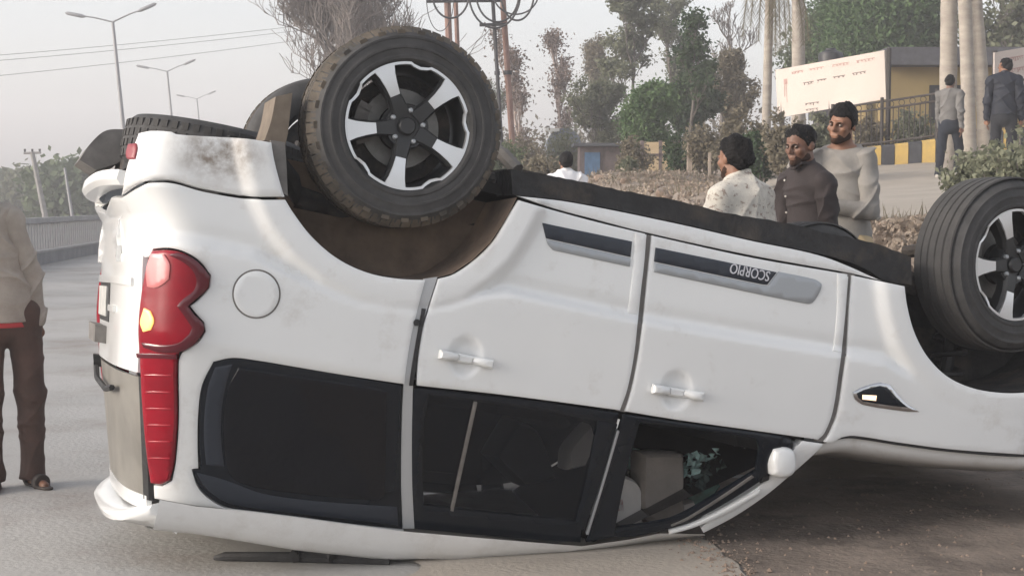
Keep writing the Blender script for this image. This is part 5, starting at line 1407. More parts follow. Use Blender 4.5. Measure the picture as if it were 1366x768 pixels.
for i, (px, d, top, w, lf, lb) in enumerate(((672, 34, 176, 60, L_green, 'green shrub at the foot of the steel poles'), (700, 42, 172, 70, L_dry, 'dry shrub left of the covered truck'), (752, 46, 170, 60, L_grey, 'grey shrub behind the covered truck'),
      (845, 33, 186, 50, L_dry, 'dry shrub left of the cream gate'), (838, 29, 216, 34, L_grey, 'low shrub before the cream gate'), (908, 31, 176, 56, L_dark, 'dark shrub beside the concrete post'), (945, 30, 168, 70, L_dry, 'dry shrub behind the man in the white printed shirt'),
      (985, 29, 150, 74, L_dry, 'tall dry shrub at the foot of the thin palm'), (1012, 26, 172, 60, L_dark, 'dark shrub left of the brown shirted man'), (1048, 25.5, 142, 66, L_dry, 'leafy dry shrub over the lower corner of the sign board'), (1085, 26.5, 150, 50, L_bush, 'pale shrub under the sign board, behind the man with raised hand'),
      (1155, 31.2, 150, 40, L_dry, 'small shrub behind the iron fence, left panel'), (1215, 31.0, 148, 60, L_bush, 'yellowish shrub behind the iron fence, right panel'), (725, 30, 214, 80, L_dry, 'low dry shrub by the man in the plain white shirt'))):
    shrub(px, d, top, w, lb, lf, 3600, .050, 60+i, group='shrubs along the bank')
for i, (px, d, top, w, lb) in enumerate(((1292, 15.2, 200, 56, 'leafy green bush above the front tyre, leftmost clump'), (1325, 14.4, 192, 64, 'leafy green bush above the front tyre, middle clump'), (1362, 14.0, 172, 70, 'leafy green bush above the front tyre, rightmost clump'), (1385, 15.5, 165, 60, 'leafy green bush cut off by the right edge'))):
    shrub(px, d, top, w*1.2, lb, L_bush, 1500, .040, 90+i, name='bush', group='leafy bushes on the rubble bank')
# distant wood closing the view behind everything
r = random.Random(77); wm = MB(); cen = []
for i in range(300):
    px = r.uniform(560, 1420); d = r.uniform(70, 95); x = (px-PCX)/FPX*d
    top = np.interp(px, [560, 680, 760, 1000, 1420], [215, 178, 172, 160, 140])+r.uniform(-8, 40); hz = CAM_H+(248-top)/FPX*d
    cen.append((Vector((x, d, r.uniform(1.0, hz))), .9))
leaf_cards(wm, cen, r, .17, 80, 1); wo = wm.build('distant_wood', leafmat('far_wood_leaf', (.115, .105, .080), (.17, .155, .12), vscale=.25), smooth=False); wo['kind'] = 'stuff'
wm = MB(); cen = []
for i in range(260):
    px = r.uniform(-120, 420); d = r.uniform(120, 160); x = (px-PCX)/FPX*d; hz = CAM_H+(248-np.interp(px, [-120, 100, 420], [240, 236, 246])-r.uniform(-6, 12))/FPX*d
    cen.append((Vector((x, d, r.uniform(-1.5, max(-1, hz)))), 1.0))
leaf_cards(wm, cen, r, .34, 60, 1); wo = wm.build('distant_wood', L_green, smooth=False); wo['kind'] = 'stuff'

# palms
def palm(px, depth, px_top, wpx, label, crown_y, seed, skirt=0, dz=0.0):
    r = random.Random(seed); x, y, _ = at(px, depth, 0); z0 = ground_z(x, y)-.15+dz
    zt = CAM_H+(248-crown_y)/FPX*depth; H = zt-z0; dx = (px_top-px)/FPX*depth; rad = wpx/FPX*depth/2
    root = empty('palm_tree', (x, y, z0)); tag(root, label, 'palm tree', 'palms beside the gate')
    mb = MB(); n = 22; pts = []; rr = []
    for i in range(n+1):
        t = i/n; pts.append((dx*t**1.3*(H/ max(.1, CAM_H+248/FPX*depth-z0))*.9, 0, H*t)); rr.append(rad*(1.25-.25*min(1, t*6))*(1-.18*t)*(1.02 if i % 2 else .985))
    mb.tube(pts, rr, 16); mb.build('trunk', B_palm, root)
    top = Vector(pts[-1])
    for k in range(13+skirt):
        a = r.uniform(0, 6.28); L = 2.1*r.uniform(.8, 1.1); dead = k >= 13
        fr = MB(); d = Vector((math.cos(a), math.sin(a), 0)); el = r.uniform(.2, .9) if not dead else r.uniform(-.9, -.3); q = top.copy(); dirn = (d*math.cos(el)+Vector((0, 0, math.sin(el)))).normalized(); P = [q.copy()]
        for i in range(9):
            dirn = (dirn+Vector((0, 0, -.17 if not dead else -.35))).normalized(); q = q+dirn*L/9; P.append(q.copy())
        fr.tube(P, [.025*(1-i/11) for i in range(10)], 4, cap=False)
        for i in range(1, 10):
            t = (P[i]-P[i-1]).normalized(); s_ = t.cross(Vector((0, 0, 1))).normalized() if abs(t.z) < .98 else Vector((1, 0, 0))
            for sg in (1, -1):
                for j in (0, .2, .4, .6, .8):
                    b = P[i-1].lerp(P[i], j); ll = .50*math.sin(min(1, (i+.5)/6)*1.57)*(1.15-i/11)*r.uniform(.7, 1.1); e = b+(s_*sg*r.uniform(.35, .75)+t*.5+Vector((0, 0, -r.uniform(.3, .9)))).normalized()*ll; w = t*.013
                    fr.add([b-w, b+w, e], [(0, 1, 2)])
        fo = fr.build('frond', L_dry if dead else L_dark, root, smooth=False)
    return root
palm(1020, 30, 1024, 13, 'thin palm left of the sign board with dry fronds hanging', -70, 1, 12)
palm(1064, 37, 1060, 19, 'palm rising behind the left half of the sign board', -150, 2, 5)
palm(1262, 27.5, 1260, 24, 'thickest straight palm trunk, left one of the clump of three', -210, 3)
palm(1292, 27.0, 1277, 19, 'middle palm trunk of the clump of three, leaning slightly left', -200, 4)
palm(1314, 27.6, 1288, 19, 'right palm trunk of the clump of three, leaning most to the left', -220, 5)

# steel double-pole electric structure with coiled cables
M_rust = mat('rusty_steel', (.20, .105, .080), rough=.8, col2=(.30, .20, .17), vscale=3)
M_cable = mat('black_cable', (.030, .030, .034), rough=.6)
def steel_pole(x0, x1, y1, depth, wpx, label, mat_):
    a = at(x0, depth, CAM_H+(248+40)/FPX*depth); z1 = CAM_H+(248-y1)/FPX*depth; b = at(x1, depth, z1); g = ground_z(b[0], depth)-.1
    root = empty('steel_pole', (b[0]-(0), depth, g)); tag(root, label, 'pole', 'steel poles of the electric frame')
    w = wpx/FPX*depth; mb = MB(); d = Vector((a[0]-b[0], 0, a[2]-z1)).normalized(); t0 = (g-z1)/d.z
    pa, pb = Vector((b[0], depth, z1))+d*t0-Vector(root.location), Vector(a)-Vector(root.location)
    mb.tube([pa, pb], w/2, 8); mb.build('shaft', mat_, root)
    cl = MB(); 
    q = pa.lerp(pb, .55); cl.lathe([(w*.5, -.05), (w*.75, -.05), (w*.75, .05), (w*.5, .05)], 8, 'z', M=Matrix.Translation(q)); cl.build('clamp', M_cable, root)
    return root
steel_pole(596, 600, 70, 40, 9, 'rusty steel pole, leftmost of the four behind the wheel', M_rust)
steel_pole(607, 611, 70, 40.3, 6, 'thin steel pole second from left, beside the leftmost rusty one', M_rust)
steel_pole(655, 669, 190, 40, 5, 'dark thin steel pole right of the wheel, left of a pair', M_cable)
steel_pole(668, 684, 200, 40.2, 8, 'rusty brown steel pole right of the wheel, right of a pair', M_rust)
mb = MB()
for yy, x0, x1 in ((5, 570, 668), (36, 640, 676)):
    z = CAM_H+(248-yy)/FPX*39.8; mb.tube([at(x0, 39.8, z), at(x1, 39.8, z+.02)], .045, 6)
    bar = mb.build('cross_bar', M_cable); mb = MB(); tag(bar, 'steel cross bar joining the four poles at the top' if yy == 5 else 'short steel cross bar under the cable loops', 'cross bar')
def loop(cx, cy, rx, ry, label, depth=39.6, w=.028):
    mb = MB(); mb.tube([at(cx+rx*math.cos(a), depth, CAM_H+(248-cy+ry*math.sin(a))/FPX*depth) for a in np.linspace(math.pi*.95, math.pi*2.05, 22)], w, 6)
    o = mb.build('cable_loop', M_cable); tag(o, label, 'cable', 'cable loops on the steel frame')
loop(602, -4, 24, 31, 'hanging cable loop on the left pair of poles')
loop(588, 0, 18, 44, 'thin cable loop left of the rusty pole', w=.012)
loop(660, -6, 34, 46, 'widest cable loop, left half of the right coil')
loop(664, -4, 28, 36, 'inner cable loop left of the brown pole')
loop(690, -6, 22, 36, 'inner cable loop right of the brown pole')
loop(688, -6, 30, 28, 'outer right cable loop against the sky', w=.022)

# street lamps along the road, leaning a little, utility pole, thin pole, wires
M_galv = mat('galvanised_steel', (.30, .30, .31), rough=.6, metal=.3)
def street_lamp(px, top, arm_px, label, d):
    zt = CAM_H+(248-top)/FPX*d; xt = (px-PCX)/FPX*d; lean = .085; g = ground_z(xt, d)
    xb = xt+lean*(zt-g); root = empty('street_lamp', (xb, d, g)); tag(root, label, 'street lamp', 'twin arm street lamps along the road')
    H = zt-g; top_ = Vector((xt-xb, 0, H)); mb = MB(); mb.tube([(0, 0, 0), top_*.5, top_], [.11, .085, .06], 10); mb.build('post', M_galv, root)
    mb = MB(); mb.lathe([(.0, 0), (.22, 0), (.22, .03), (.12, .06), (.0, .06)], 12, 'z'); mb.build('base_plate', M_galv, root)
    for sg, L, up in ((-1, .52, .10), (1, .48, .20)):
        w = arm_px/FPX*d; e = top_+Vector((sg*w*L, 0, w*up)); ar = MB(); ar.tube([top_, top_.lerp(e, .5)+Vector((0, 0, .03)), e], [.035, .03, .025], 6); ao = ar.build('arm', M_galv, root)
        hd_ = MB(); u = (e-top_).normalized(); hd_.tube([e-u*.35, e-u*.2, e+u*.35, e+u*.45], [.04, .075, .07, .02], 8); hd_.build('lamp_head', M_galv, ao)
street_lamp(155, 32, 92, 'nearest and tallest twin arm street lamp, upper left', 62)
street_lamp(226, 97, 60, 'second twin arm street lamp, middle one of three', 95)
street_lamp(265, 133, 40, 'farthest and smallest twin arm street lamp, above the spare wheel', 142)
M_wood = mat('pole_concrete', (.27, .26, .25), rough=.9, var=.15)
x, y, _ = at(66, 60, 0); g = ground_z(x, y); root = empty('power_pole', (x, y, g)); tag(root, 'leaning power pole with a cross arm, left of the hazy trees', 'power pole')
tp = Vector(((45-66)/FPX*60, 0, CAM_H+(248-203)/FPX*60-g)); mb = MB(); mb.tube([(0, 0, 0), tp], [.13, .085], 8); mb.build('shaft', M_wood, root)
q = tp*.985; mb = MB(); mb.tube([q+Vector((-.32, 0, 0)), q+Vector((.32, 0, .02))], .05, 6); arm = mb.build('cross_arm', M_wood, root)
for sx in (-.28, 0, .28):
    mb = MB(); mb.tube([q+Vector((sx, 0, .0)), q+Vector((sx, 0, .16))], [.03, .045], 6); mb.build('insulator', M_cable, arm)
x, y, _ = at(103, 45, 0); g = ground_z(x, y); mb = MB(); tp = Vector(((88-103)/FPX*45, 0, CAM_H+(248-224)/FPX*45-g)); mb.tube([(0, 0, 0), tp], [.06, .035], 8)
o = mb.build('leaning_pole', M_galv); o.location = (x, y, g); tag(o, 'thin pale leaning pole standing behind the barrier', 'pole')
for i, (ya, yb, lb) in enumerate(((76, 34, 'topmost power line crossing the sky at the left'), (83, 40, 'middle power line crossing the sky at the left'), (103, 52, 'lowest power line crossing the sky at the left'))):
    mb = MB(); pts = []
    for t in np.linspace(-.25, 1.2, 26):
        px = 430*t; py = ya+(yb-ya)*t+9*(t-.5)**2*-1+2; d = 58+14*t; pts.append(at(px, d, CAM_H+(248-py)/FPX*d))
    mb.tube(pts, .008, 4, cap=False); o = mb.build('power_line', M_cable); tag(o, lb, 'power line', 'power lines across the sky')

# roadside barrier on the left: plinth and upright balusters
M_conc = mat('barrier_concrete', (.30, .30, .305), rough=.85, var=.12, vscale=2)
M_conc2 = mat('barrier_base', (.20, .205, .215), rough=.85, var=.15, vscale=2)
a = np.array(gnd0(20, 352)); b = np.array([(152-PCX)/FPX*44, 44.0])
root = empty('roadside_barrier', (a[0], a[1], ground_z(*a))); tag(root, 'low grey concrete barrier with upright balusters along the left road edge', 'barrier')
L = np.linalg.norm(b-a); ux = (b-a)/L; nn = 150
def bp(t, z): 
    q = a+ux*t; return Vector((q[0]-a[0], q[1]-a[1], ground_z(q[0], q[1])-ground_z(*a)+z))
def strip(z0, z1, th, name, m_, t0=-12, t1=L+45):
    mb = MB(); n_ = Vector((ux[1], -ux[0], 0))*th/2; ts = np.linspace(t0, t1, 50)
    V = []; 
    for t in ts: V += [bp(t, z0)-n_, bp(t, z0)+n_, bp(t, z1)+n_, bp(t, z1)-n_]
    mb.add(V, [(i*4+k, i*4+(k+1) % 4, (i+1)*4+(k+1) % 4, (i+1)*4+k) for i in range(49) for k in range(4)]); return mb.build(name, m_, root, smooth=False)
strip(-.1, .26, .30, 'plinth', M_conc2); strip(.26, .30, .36, 'ledge', M_conc); strip(.86, .97, .16, 'top_rail', M_conc)
me0 = None
for k in range(nn):
    t = -6+k*.30; p = bp(t, .30)
    if me0 is None:
        mb = MB(); mb.box((0, 0, .28), (.10, .10, .56), taper=.8); o = mb.build('baluster', M_conc, root, smooth=False); me0 = o.data
    else:
        o = bpy.data.objects.new('baluster', me0); link(o, root)
    o.location = p; o.rotation_euler = (0, 0, math.atan2(ux[1], ux[0]))

# kerb of black and yellow blocks, iron fence, sign boards, building with water tank
M_yel = mat('kerb_yellow', (.44, .30, .085), rough=.85, col2=(.34, .24, .09), vscale=6)
M_kblk = mat('kerb_black', (.030, .032, .038), rough=.85, var=.4, vscale=6)
M_iron = mat('fence_iron', (.045, .038, .035), rough=.7, var=.3, vscale=9)
KP = [(1108, 31.6, 229), (1200, 30.0, 221), (1330, 28.4, 206), (1440, 27.2, 192)]
def kpt(px):
    d = np.interp(px, [k[0] for k in KP], [k[1] for k in KP]); yb = np.interp(px, [k[0] for k in KP], [k[2] for k in KP])
    x = (px-PCX)/FPX*d; return Vector((x, d, CAM_H+(248-yb)/FPX*d))
root = empty('striped_kerb', kpt(1200)); tag(root, 'raised kerb wall painted in black and yellow blocks below the iron fence', 'kerb')
edges = np.arange(1102, 1440, 18.0)
for k, (p0, p1) in enumerate(zip(edges[:-1], edges[1:])):
    A, B = kpt(p0), kpt(p1); mb = MB(); th = Vector((0, .45, 0)); g = Vector((.004, 0, 0)); V = []
    for q in (A+g, B-g): V += [q+Vector((0, 0, -.5))-root.location, q+Vector((0, 0, .38))-root.location, q+Vector((0, .05, .42))-root.location, q+th+Vector((0, 0, .42))-root.location, q+th+Vector((0, 0, -.5))-root.location]
    mb.add(V, [(k_, (k_+1) % 5, (k_+1) % 5+5, k_+5) for k_ in range(5)]+[(4, 3, 2, 1, 0), (5, 6, 7, 8, 9)]); mb.build('kerb_block', M_kblk if k % 2 == 0 else M_yel, root, smooth=False, fixn=True)
root = empty('iron_fence', kpt(1200)+Vector((0, .25, .42))); tag(root, 'black iron railing fence standing on the striped kerb', 'fence'); o0 = root.location
pts = [kpt(p)+Vector((0, .25, .42))-o0 for p in range(1112, 1430, 8)]
for z in (.06, .70, .84):
    mb = MB(); mb.tube([p+Vector((0, 0, z)) for p in pts], .022, 6); mb.build('rail', M_iron, root)
me0 = None
for k, p in enumerate(np.arange(1114, 1425, 7.2)):
    q = kpt(p)+Vector((0, .25, .42))-o0
    if me0 is None: mb = MB(); mb.tube([(0, 0, .0), (0, 0, .70)], .011, 5); o = mb.build('fence_bar', M_iron, root); me0 = o.data
    else: o = bpy.data.objects.new('fence_bar', me0); link(o, root)
    o.location = q
for k, p in enumerate(np.arange(1118, 1425, 14.4)):
    q = kpt(p)+Vector((0, .25, .42))-o0; mb = MB(); mb.tube([q+Vector((.055*math.cos(a), 0, .77+.055*math.sin(a))) for a in np.linspace(0, 6.28, 13)], .008, 4, cap=False); mb.build('scroll_ring', M_iron, root)
for p in (1112, 1178, 1252, 1330, 1420):
    q = kpt(p)+Vector((0, .25, .42))-o0; mb = MB(); mb.tube([q, q+Vector((0, 0, .92))], .035, 6); mb.build('fence_post', M_iron, root)
M_board = mat('sign_white', (.54, .47, .425), rough=.7, col2=(.60, .53, .48), vscale=.8)
dirt_overlay(M_board, (.48, .40, .34), 1.6, .52, .75, strength=.35)
M_ink = mat('faded_ink', (.17, .135, .125), rough=.8); M_red_ink = mat('faded_red_ink', (.42, .27, .24), rough=.8)
def sign(c, depth, label, lines, seed, pxc):
    """c: four pixel corners TL TR BR BL"""
    r = random.Random(seed); z = lambda y, d: CAM_H+(248-y)/FPX*d
    P = [Vector(at(px, d, z(py, d))) for (px, py), d in zip(c, depth)]
    root = empty('sign_board', (P[3]+P[2])/2); tag(root, label, 'sign'); o0 = root.location
    ex = (P[1]-P[0]); ey = (P[3]-P[0]); nrm = ex.cross(ey).normalized()
    if nrm.y > 0: nrm = -nrm
    mb = MB(); V = [p-o0 for p in P]+[p-nrm*.05-o0 for p in P]; mb.add(V, [(0, 1, 2, 3), (7, 6, 5, 4), (0, 4, 5, 1), (1, 5, 6, 2), (2, 6, 7, 3), (3, 7, 4, 0)]); mb.build('panel', M_board, root, smooth=False, fixn=True)
    def B(u, v, h=.006): return P[0]+ex*u+ey*v+nrm*h-o0
    for u, v, du, dv, ink in lines:
        mb = MB(); n = max(2, int(du*34))
        mb.add([B(u, v), B(u+du, v), B(u+du, v+dv*.22), B(u, v+dv*.22)], [(0, 1, 2, 3)])
        for k in range(n):
            a = u+du*(k+.2)/n; w = du/n*r.uniform(.25, .5); hgt = dv*r.uniform(.5, 1.0); s_ = r.choice((-1, 0, 1))*du/n*.35
            mb.add([B(a, v+dv*.2), B(a+w, v+dv*.2), B(a+w+s_, v+hgt), B(a+s_, v+hgt)], [(0, 1, 2, 3)])
            if r.random() < .6: mb.add([B(a-.2*w, v+hgt*.9), B(a+du/n*.7, v+hgt*.85), B(a+du/n*.7, v+hgt), B(a-.2*w, v+hgt)], [(0, 1, 2, 3)])
        o = mb.build('faded_lettering', ink, root, smooth=False); o['kind'] = 'stuff'
    for p in pxc:
        t = (p-c[0][0])/(c[1][0]-c[0][0]); top = P[0]+ex*t-nrm*.09; bot = top.copy(); bot.z = ground_z(top.x, top.y)-.2; mb = MB(); mb.tube([bot-o0, top-o0+Vector((0, 0, .03))], .05, 6); mb.build('sign_post', M_iron, root)
sign([(1032, 95), (1176, 69), (1179, 133), (1036, 158)], [34.8, 31.2, 31.2, 34.8], 'large faded white sign board on iron posts, behind the standing men',
     [(.27, .355, .10, .075, M_ink), (.40, .345, .09, .085, M_ink), (.55, .335, .11, .08, M_ink), (.72, .325, .12, .075, M_ink), (.16, .10, .12, .06, M_red_ink), (.33, .10, .14, .06, M_red_ink), (.55, .10, .15, .055, M_red_ink), (.76, .10, .16, .055, M_red_ink),
      (.70, .80, .18, .07, M_ink), (.45, .80, .10, .07, M_ink), (.28, .78, .13, .07, M_ink), (.08, .22, .035, .5, M_red_ink), (.28, .90, .12, .06, M_ink)], 3, (1038, 1105, 1177))
sign([(1322, 72), (1420, 55), (1420, 112), (1323, 122)], [31, 31.5, 31.5, 31], 'smaller faded board at the right edge above the man in the navy jacket', [(.08, .2, .3, .12, M_red_ink), (.42, .2, .3, .12, M_red_ink), (.1, .5, .35, .12, M_red_ink), (.5, .5, .3, .12, M_ink)], 4, (1326, 1415))
M_ochre = mat('ochre_wall', (.40, .30, .135), rough=.9, col2=(.33, .245, .12), vscale=.8)
M_slab = mat('dark_roof_slab', (.085, .085, .095), rough=.85, var=.2)
M_opening = mat('dark_opening', (.02, .02, .022), rough=.6)
x, y, _ = at(1250, 38, 0); zb = ground_z(x, y)-.4; root = empty('gate_building', (x, y, zb)); tag(root, 'low ochre building with a dark flat roof behind the fence and palms', 'building')
def lz(py, d=38): return CAM_H+(248-py)/FPX*d-zb
x0, x1 = (1176-1250)/FPX*38, (1410-1250)/FPX*38
mb = MB(); mb.box(((x0+x1)/2, 1.8, lz(91)/2), (x1-x0, 3.6, lz(91))); wl_ = mb.build('wall', M_ochre, root, smooth=False)
mb = MB(); mb.box(((x0+x1)/2, 1.6, (lz(91)+lz(68))/2), (x1-x0+.12, 4.6, lz(68)-lz(91))); mb.build('roof_slab', M_slab, root, smooth=False)
mb = MB(); mb.box((.2, -.02, lz(140)), (.9, .1, .9)); w_ = mb.build('window', M_opening, root, smooth=False)
for sx in (-.15, .15):
    mb = MB(); mb.box((.2+sx, -.08, lz(140)), (.03, .03, .9)); mb.build('window_bar', M_iron, w_, smooth=False)
mb = MB(); mb.lathe([(0, 0), (.30, 0), (.31, .06), (.30, .10), (.31, .18), (.30, .22), (.31, .34), (.28, .42), (.14, .48), (.12, .53), (0, .53)], 20, 'z'); o = mb.build('water_tank', mat('tank_black', (.022, .022, .025), rough=.5))
xx = (1105-PCX)/FPX*39; o.location = (xx, 39, CAM_H+(248-80)/FPX*39-.28); tag(o, 'black plastic water tank above the sign board', 'water tank')
mb = MB(); mb.box((0, 0, -.6), (.9, .9, 1.2)); mb.box((0, 0, -2.2), (.7, .7, 2.6)); so = mb.build('tank_stand', M_slab, smooth=False); so.location = (xx, 39, CAM_H+(248-80)/FPX*39-.285); tag(so, 'grey stand carrying the black water tank', 'stand')

# far buildings and vehicle behind the car: shed, cream gate, posts, covered truck
M_blue = mat('blue_door', (.095, .19, .33), rough=.7, var=.15); M_shedw = mat('shed_wall', (.17, .135, .13), rough=.9, var=.2); M_tin = mat('tin_roof', (.09, .095, .105), rough=.6)
def zrel(py, d, zb): return CAM_H+(248-py)/FPX*d-zb
d = 44; x, y, _ = at(803, d, 0); zb = ground_z(x, y)-.2; root = empty('roadside_shed', (x, y, zb)); tag(root, 'low roadside shed with a blue door and a flat tin roof', 'shed')
w = 60/FPX*d; mb = MB(); mb.box((0, .7, zrel(196, d, zb)/2), (w, 1.4, zrel(196, d, zb))); mb.build('wall', M_shedw, root, smooth=False)
mb = MB(); mb.box((-.05, .6, zrel(194, d, zb)+.01), (w+.25, 1.9, .08)); mb.build('roof', M_tin, root, smooth=False)
mb = MB(); mb.box((-w*.22, -.02, zrel(200, d, zb)*.48), (w*.34, .06, zrel(200, d, zb)*.92)); dr = mb.build('door', M_blue, root, smooth=False)
mb = MB(); mb.box((-w*.10, -.07, zrel(200, d, zb)*.5), (.03, .04, .12)); mb.build('door_handle', M_iron, dr, smooth=False)
M_cream = mat('cream_wall', (.60, .47, .30), rough=.9, col2=(.50, .38, .23), vscale=1.5)
d = 34; x, y, _ = at(880, d, 0); zb = ground_z(x, y)-.3; root = empty('cream_gate', (x, y, zb)); tag(root, 'cream painted gate of two leaves between low posts', 'gate')
for px, ww in ((868, 20), (891, 20)):
    w = ww/FPX*d; mb = MB(); mb.box(((px-880)/FPX*d, 0, zrel(190, d, zb)/2), (w, .06, zrel(190, d, zb))); lf = mb.build('gate_leaf', M_cream, root, smooth=False)
    for k in (-.3, .3): mb = MB(); mb.box(((px-880)/FPX*d, -.045, zrel(190, d, zb)*(.5+k)), (w*.94, .03, .05)); mb.build('brace', M_shedw, lf, smooth=False)
for px in (856, 880, 903): mb = MB(); mb.box(((px-880)/FPX*d, .02, zrel(188, d, zb)/2), (.07, .12, zrel(188, d, zb))); mb.build('gate_post', M_shedw, root, smooth=False)
for i, (px, d, top, wpx, lb) in enumerate(((919, 30, 185, 7, 'tall concrete fence post left of the man in the printed shirt'), (946, 29, 204, 4, 'thin short fence post nearest the printed shirt'))):
    x, y, _ = at(px, d, 0); zb = ground_z(x, y)-.2; h_ = zrel(top, d, zb); w = wpx/FPX*d; mb = MB(); mb.box((0, 0, h_/2), (w, w, h_), taper=.85); mb.box((0, 0, h_*.8), (w*1.15, w*1.15, .03)); o = mb.build('fence_post', mat('post_concrete', (.40, .33, .27), rough=.9, var=.15), smooth=False); o.location = (x, y, zb); tag(o, lb, 'post')
M_tarp = mat('blue_grey_tarp', (.13, .15, .18), rough=.8, col2=(.20, .22, .25), vscale=4); M_cabw = mat('truck_white', (.60, .60, .58), rough=.4)
d = 48; x, y, _ = at(752, d, 0); zb = ground_z(x, y)-.1; root = empty('covered_truck', (x, y, zb)); tag(root, 'parked truck with a rounded blue grey cover beyond the man in white', 'truck')
wt = 46/FPX*d; zt = zrel(171, d, zb); zf = zt-.75
mb = MB(); n = 13; V = []
for yy in (-.2, 1.2, 2.6, 4.0):
    for k in range(n):
        a = math.pi*k/(n-1); V.append((math.cos(a)*wt/2, yy, zf+math.sin(a)**.6*(zt-zf)+.02*math.sin(9*yy)))
mb.add(V, [(i*n+k, i*n+k+1, (i+1)*n+k+1, (i+1)*n+k) for i in range(3) for k in range(n-1)]+[tuple(range(n)), tuple(range(3*n, 4*n))]); mb.build('cover', M_tarp, root, fixn=True)
mb = MB(); mb.box((0, 1.9, zf-.35), (wt, 4.4, .7)); mb.build('cargo_bed', M_grey, root, smooth=False)
mb = MB(); mb.box((-.05, 4.6, zf*.55), (wt*.95, 1.1, zf*1.0), taper=.9); cb = mb.build('cab', M_cabw, root, smooth=False)
mb = MB(); mb.box((-wt*.34, -.25, zt-.08), (.42, .25, .10)); mb.build('roof_rack', M_cabw, root, smooth=False)
for sx in (-1, 1):
    for yy in (.6, 4.4): mb = MB(); mb.lathe([(.1, -.1), (.36, -.12), (.40, -.06), (.40, .06), (.36, .12), (.1, .1)], 20, 'x', True, M=Matrix.Translation((sx*wt*.42, yy, .40))); mb.build('wheel', M_rub, root)

# rubble, clods, leaf litter, pebbles
r = random.Random(5)
def rock_mesh(seed):
    rr = random.Random(seed); bm = bmesh.new(); bmesh.ops.create_icosphere(bm, subdivisions=2, radius=1)
    ph = [Vector((rr.gauss(0, 1), rr.gauss(0, 1), rr.gauss(0, 1))).normalized() for _ in range(7)]; off = [rr.uniform(.55, .9) for _ in range(7)]
    for v in bm.verts:
        for p, o in zip(ph, off):
            k = v.co.dot(p)-o
            if k > 0: v.co -= p*k*.9
        v.co *= 1+rr.uniform(-.05, .05); v.co.z *= .75
    me = bpy.data.meshes.new('rock'); bm.to_mesh(me); bm.free(); return me
M_rock = mat('rubble_stone', (.16, .118, .09), rough=.95, col2=(.27, .205, .16), vscale=3, bump=.4, bscale=12)
rocks = [rock_mesh(i) for i in range(5)]
for m_ in rocks: m_.materials.append(M_rock)
rk = 0
ROCK_WORDS = ['by the front tyre', 'below the ramp', 'under the green bushes', 'behind the black sill']
for i in range(230):
    px, d = (r.uniform(1150, 1262), r.uniform(10.2, 13.8)) if i < 150 else (r.uniform(780, 965), r.uniform(16, 27)); x = (px-PCX)/FPX*d; s = road_s(x, d)
    if s < 3.6 or (i >= 150 and s > ramp_left(d)-.2): continue
    o = bpy.data.objects.new('rubble_stone', rocks[i % 5]); link(o); k = r.uniform(.018, .05)*(1.5 if r.random() < .12 else 1)
    o.scale = (k*r.uniform(.8, 1.4), k*r.uniform(.8, 1.4), k); o.rotation_euler = (r.uniform(-.4, .4), r.uniform(-.4, .4), r.uniform(0, 6)); o.location = (x, d, gz_full(np.array(x), np.array(d))+k*.25)
    tag(o, 'one of the small tan stones on the rubble bank left of the front tyre' if i < 150 else 'one of the loose stones in the leaf litter behind the black sill', 'stone', 'loose stones on the rubble bank' if i < 150 else 'loose stones in the leaf litter')
    if i >= 150: o.scale *= 1.7
lt = MB(); V = lt.v
cen = []
for i in range(9000):
    px = r.uniform(690, 1250); d = r.uniform(9.6, 30) if px < 1000 else r.uniform(9.6, 15); x = (px-PCX)/FPX*d; s = road_s(x, d)
    if s < 2.9 or (s > ramp_left(d)-.1 and d > 12.5): continue
    cen.append((Vector((x, d, float(gz_full(np.array(x), np.array(d)))+.03)), .03))
leaf_cards(lt, cen, r, .036, 4, 1, .4); o = lt.build('leaf_litter', L_litter, smooth=False); o['kind'] = 'stuff'
gv = MB()
for i in range(420):
    px = r.uniform(940, 1500); py = r.uniform(630, 790); x, y = gnd0(px, py, .014); k = r.uniform(.003, .012); a = r.uniform(0, 6.28)
    p = [Vector((x+k*math.cos(a+t), y+k*math.sin(a+t), .013)) for t in (0, 1.5, 3.1, 4.6)]; q = Vector((x, y, .014+k*.8)); gv.add(p+[q], [(0, 1, 4), (1, 2, 4), (2, 3, 4), (3, 0, 4)])
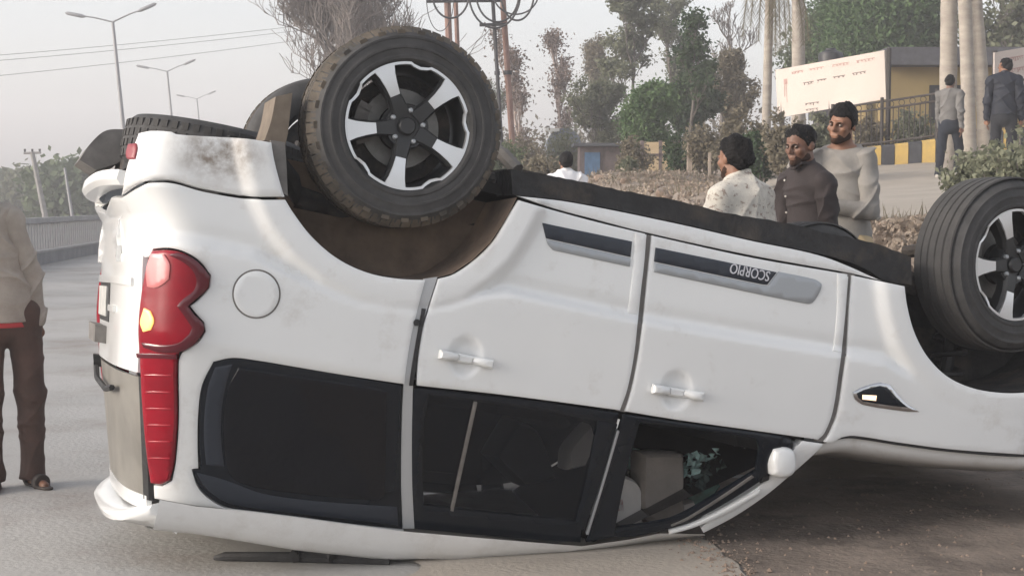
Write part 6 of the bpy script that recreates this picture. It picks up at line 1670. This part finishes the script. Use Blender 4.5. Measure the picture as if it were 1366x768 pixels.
for i in range(380):
    t = r.random(); ex, ey = np.interp(t, [0, .3, .6, 1], [936, 960, 1004, 1050]), np.interp(t, [0, .3, .6, 1], [718, 738, 770, 830])
    x, y = gnd0(ex+r.gauss(-6, 22), ey+r.gauss(0, 5), .018); k = abs(r.gauss(0, .006))+.002; a = r.uniform(0, 6.28)
    q4 = [Vector((x+k*math.cos(a+t_), y+k*math.sin(a+t_), .0185)) for t_ in (0, 1.5, 3.1, 4.6)]; gv.add(q4+[Vector((x, y, .019+k*.7))], [(0, 1, 4), (1, 2, 4), (2, 3, 4), (3, 0, 4)])
o = gv.build('gravel', M_rock, smooth=False); o['kind'] = 'stuff'
gr = MB()
for i in range(2600):
    px = r.uniform(690, 1240); d = r.uniform(12, 30); x = (px-PCX)/FPX*d; s = road_s(x, d)
    if s < 4 or s > ramp_left(d)-.1: continue
    z = float(gz_full(np.array(x), np.array(d))); h_ = r.uniform(.06, .22); dx, dy = r.gauss(0, .06), r.gauss(0, .06); gr.add([(x-.008, d, z), (x+.008, d, z), (x+dx, d+dy, z+h_)], [(0, 1, 2)])
o = gr.build('dry_grass', L_dry, smooth=False); o['kind'] = 'stuff'

# =================================================================== HAZE
hz = MB(); hz.box((0, 150, 8.5), (700, 400, 29.0)); ho = hz.build('haze', None, smooth=False) if False else None
me = bpy.data.meshes.new('haze'); me.from_pydata([(-300, -60, -6), (300, -60, -6), (300, 460, -6), (-300, 460, -6), (-300, -60, 24), (300, -60, 24), (300, 460, 24), (-300, 460, 24)], [],
    [(3, 2, 1, 0), (4, 5, 6, 7), (0, 1, 5, 4), (1, 2, 6, 5), (2, 3, 7, 6), (3, 0, 4, 7)])
ho = bpy.data.objects.new('haze', me); link(ho); ho['kind'] = 'stuff'
mh = bpy.data.materials.new('haze_air'); mh.use_nodes = True; n = mh.node_tree.nodes; l = mh.node_tree.links
n.remove(n['Principled BSDF']); pv = n.new('ShaderNodeVolumePrincipled'); pv.inputs['Color'].default_value = (.90, .90, .93, 1); pv.inputs['Density'].default_value = .0028; pv.inputs['Anisotropy'].default_value = .2
l.new(pv.outputs[0], n['Material Output'].inputs['Volume']); me.materials.append(mh)
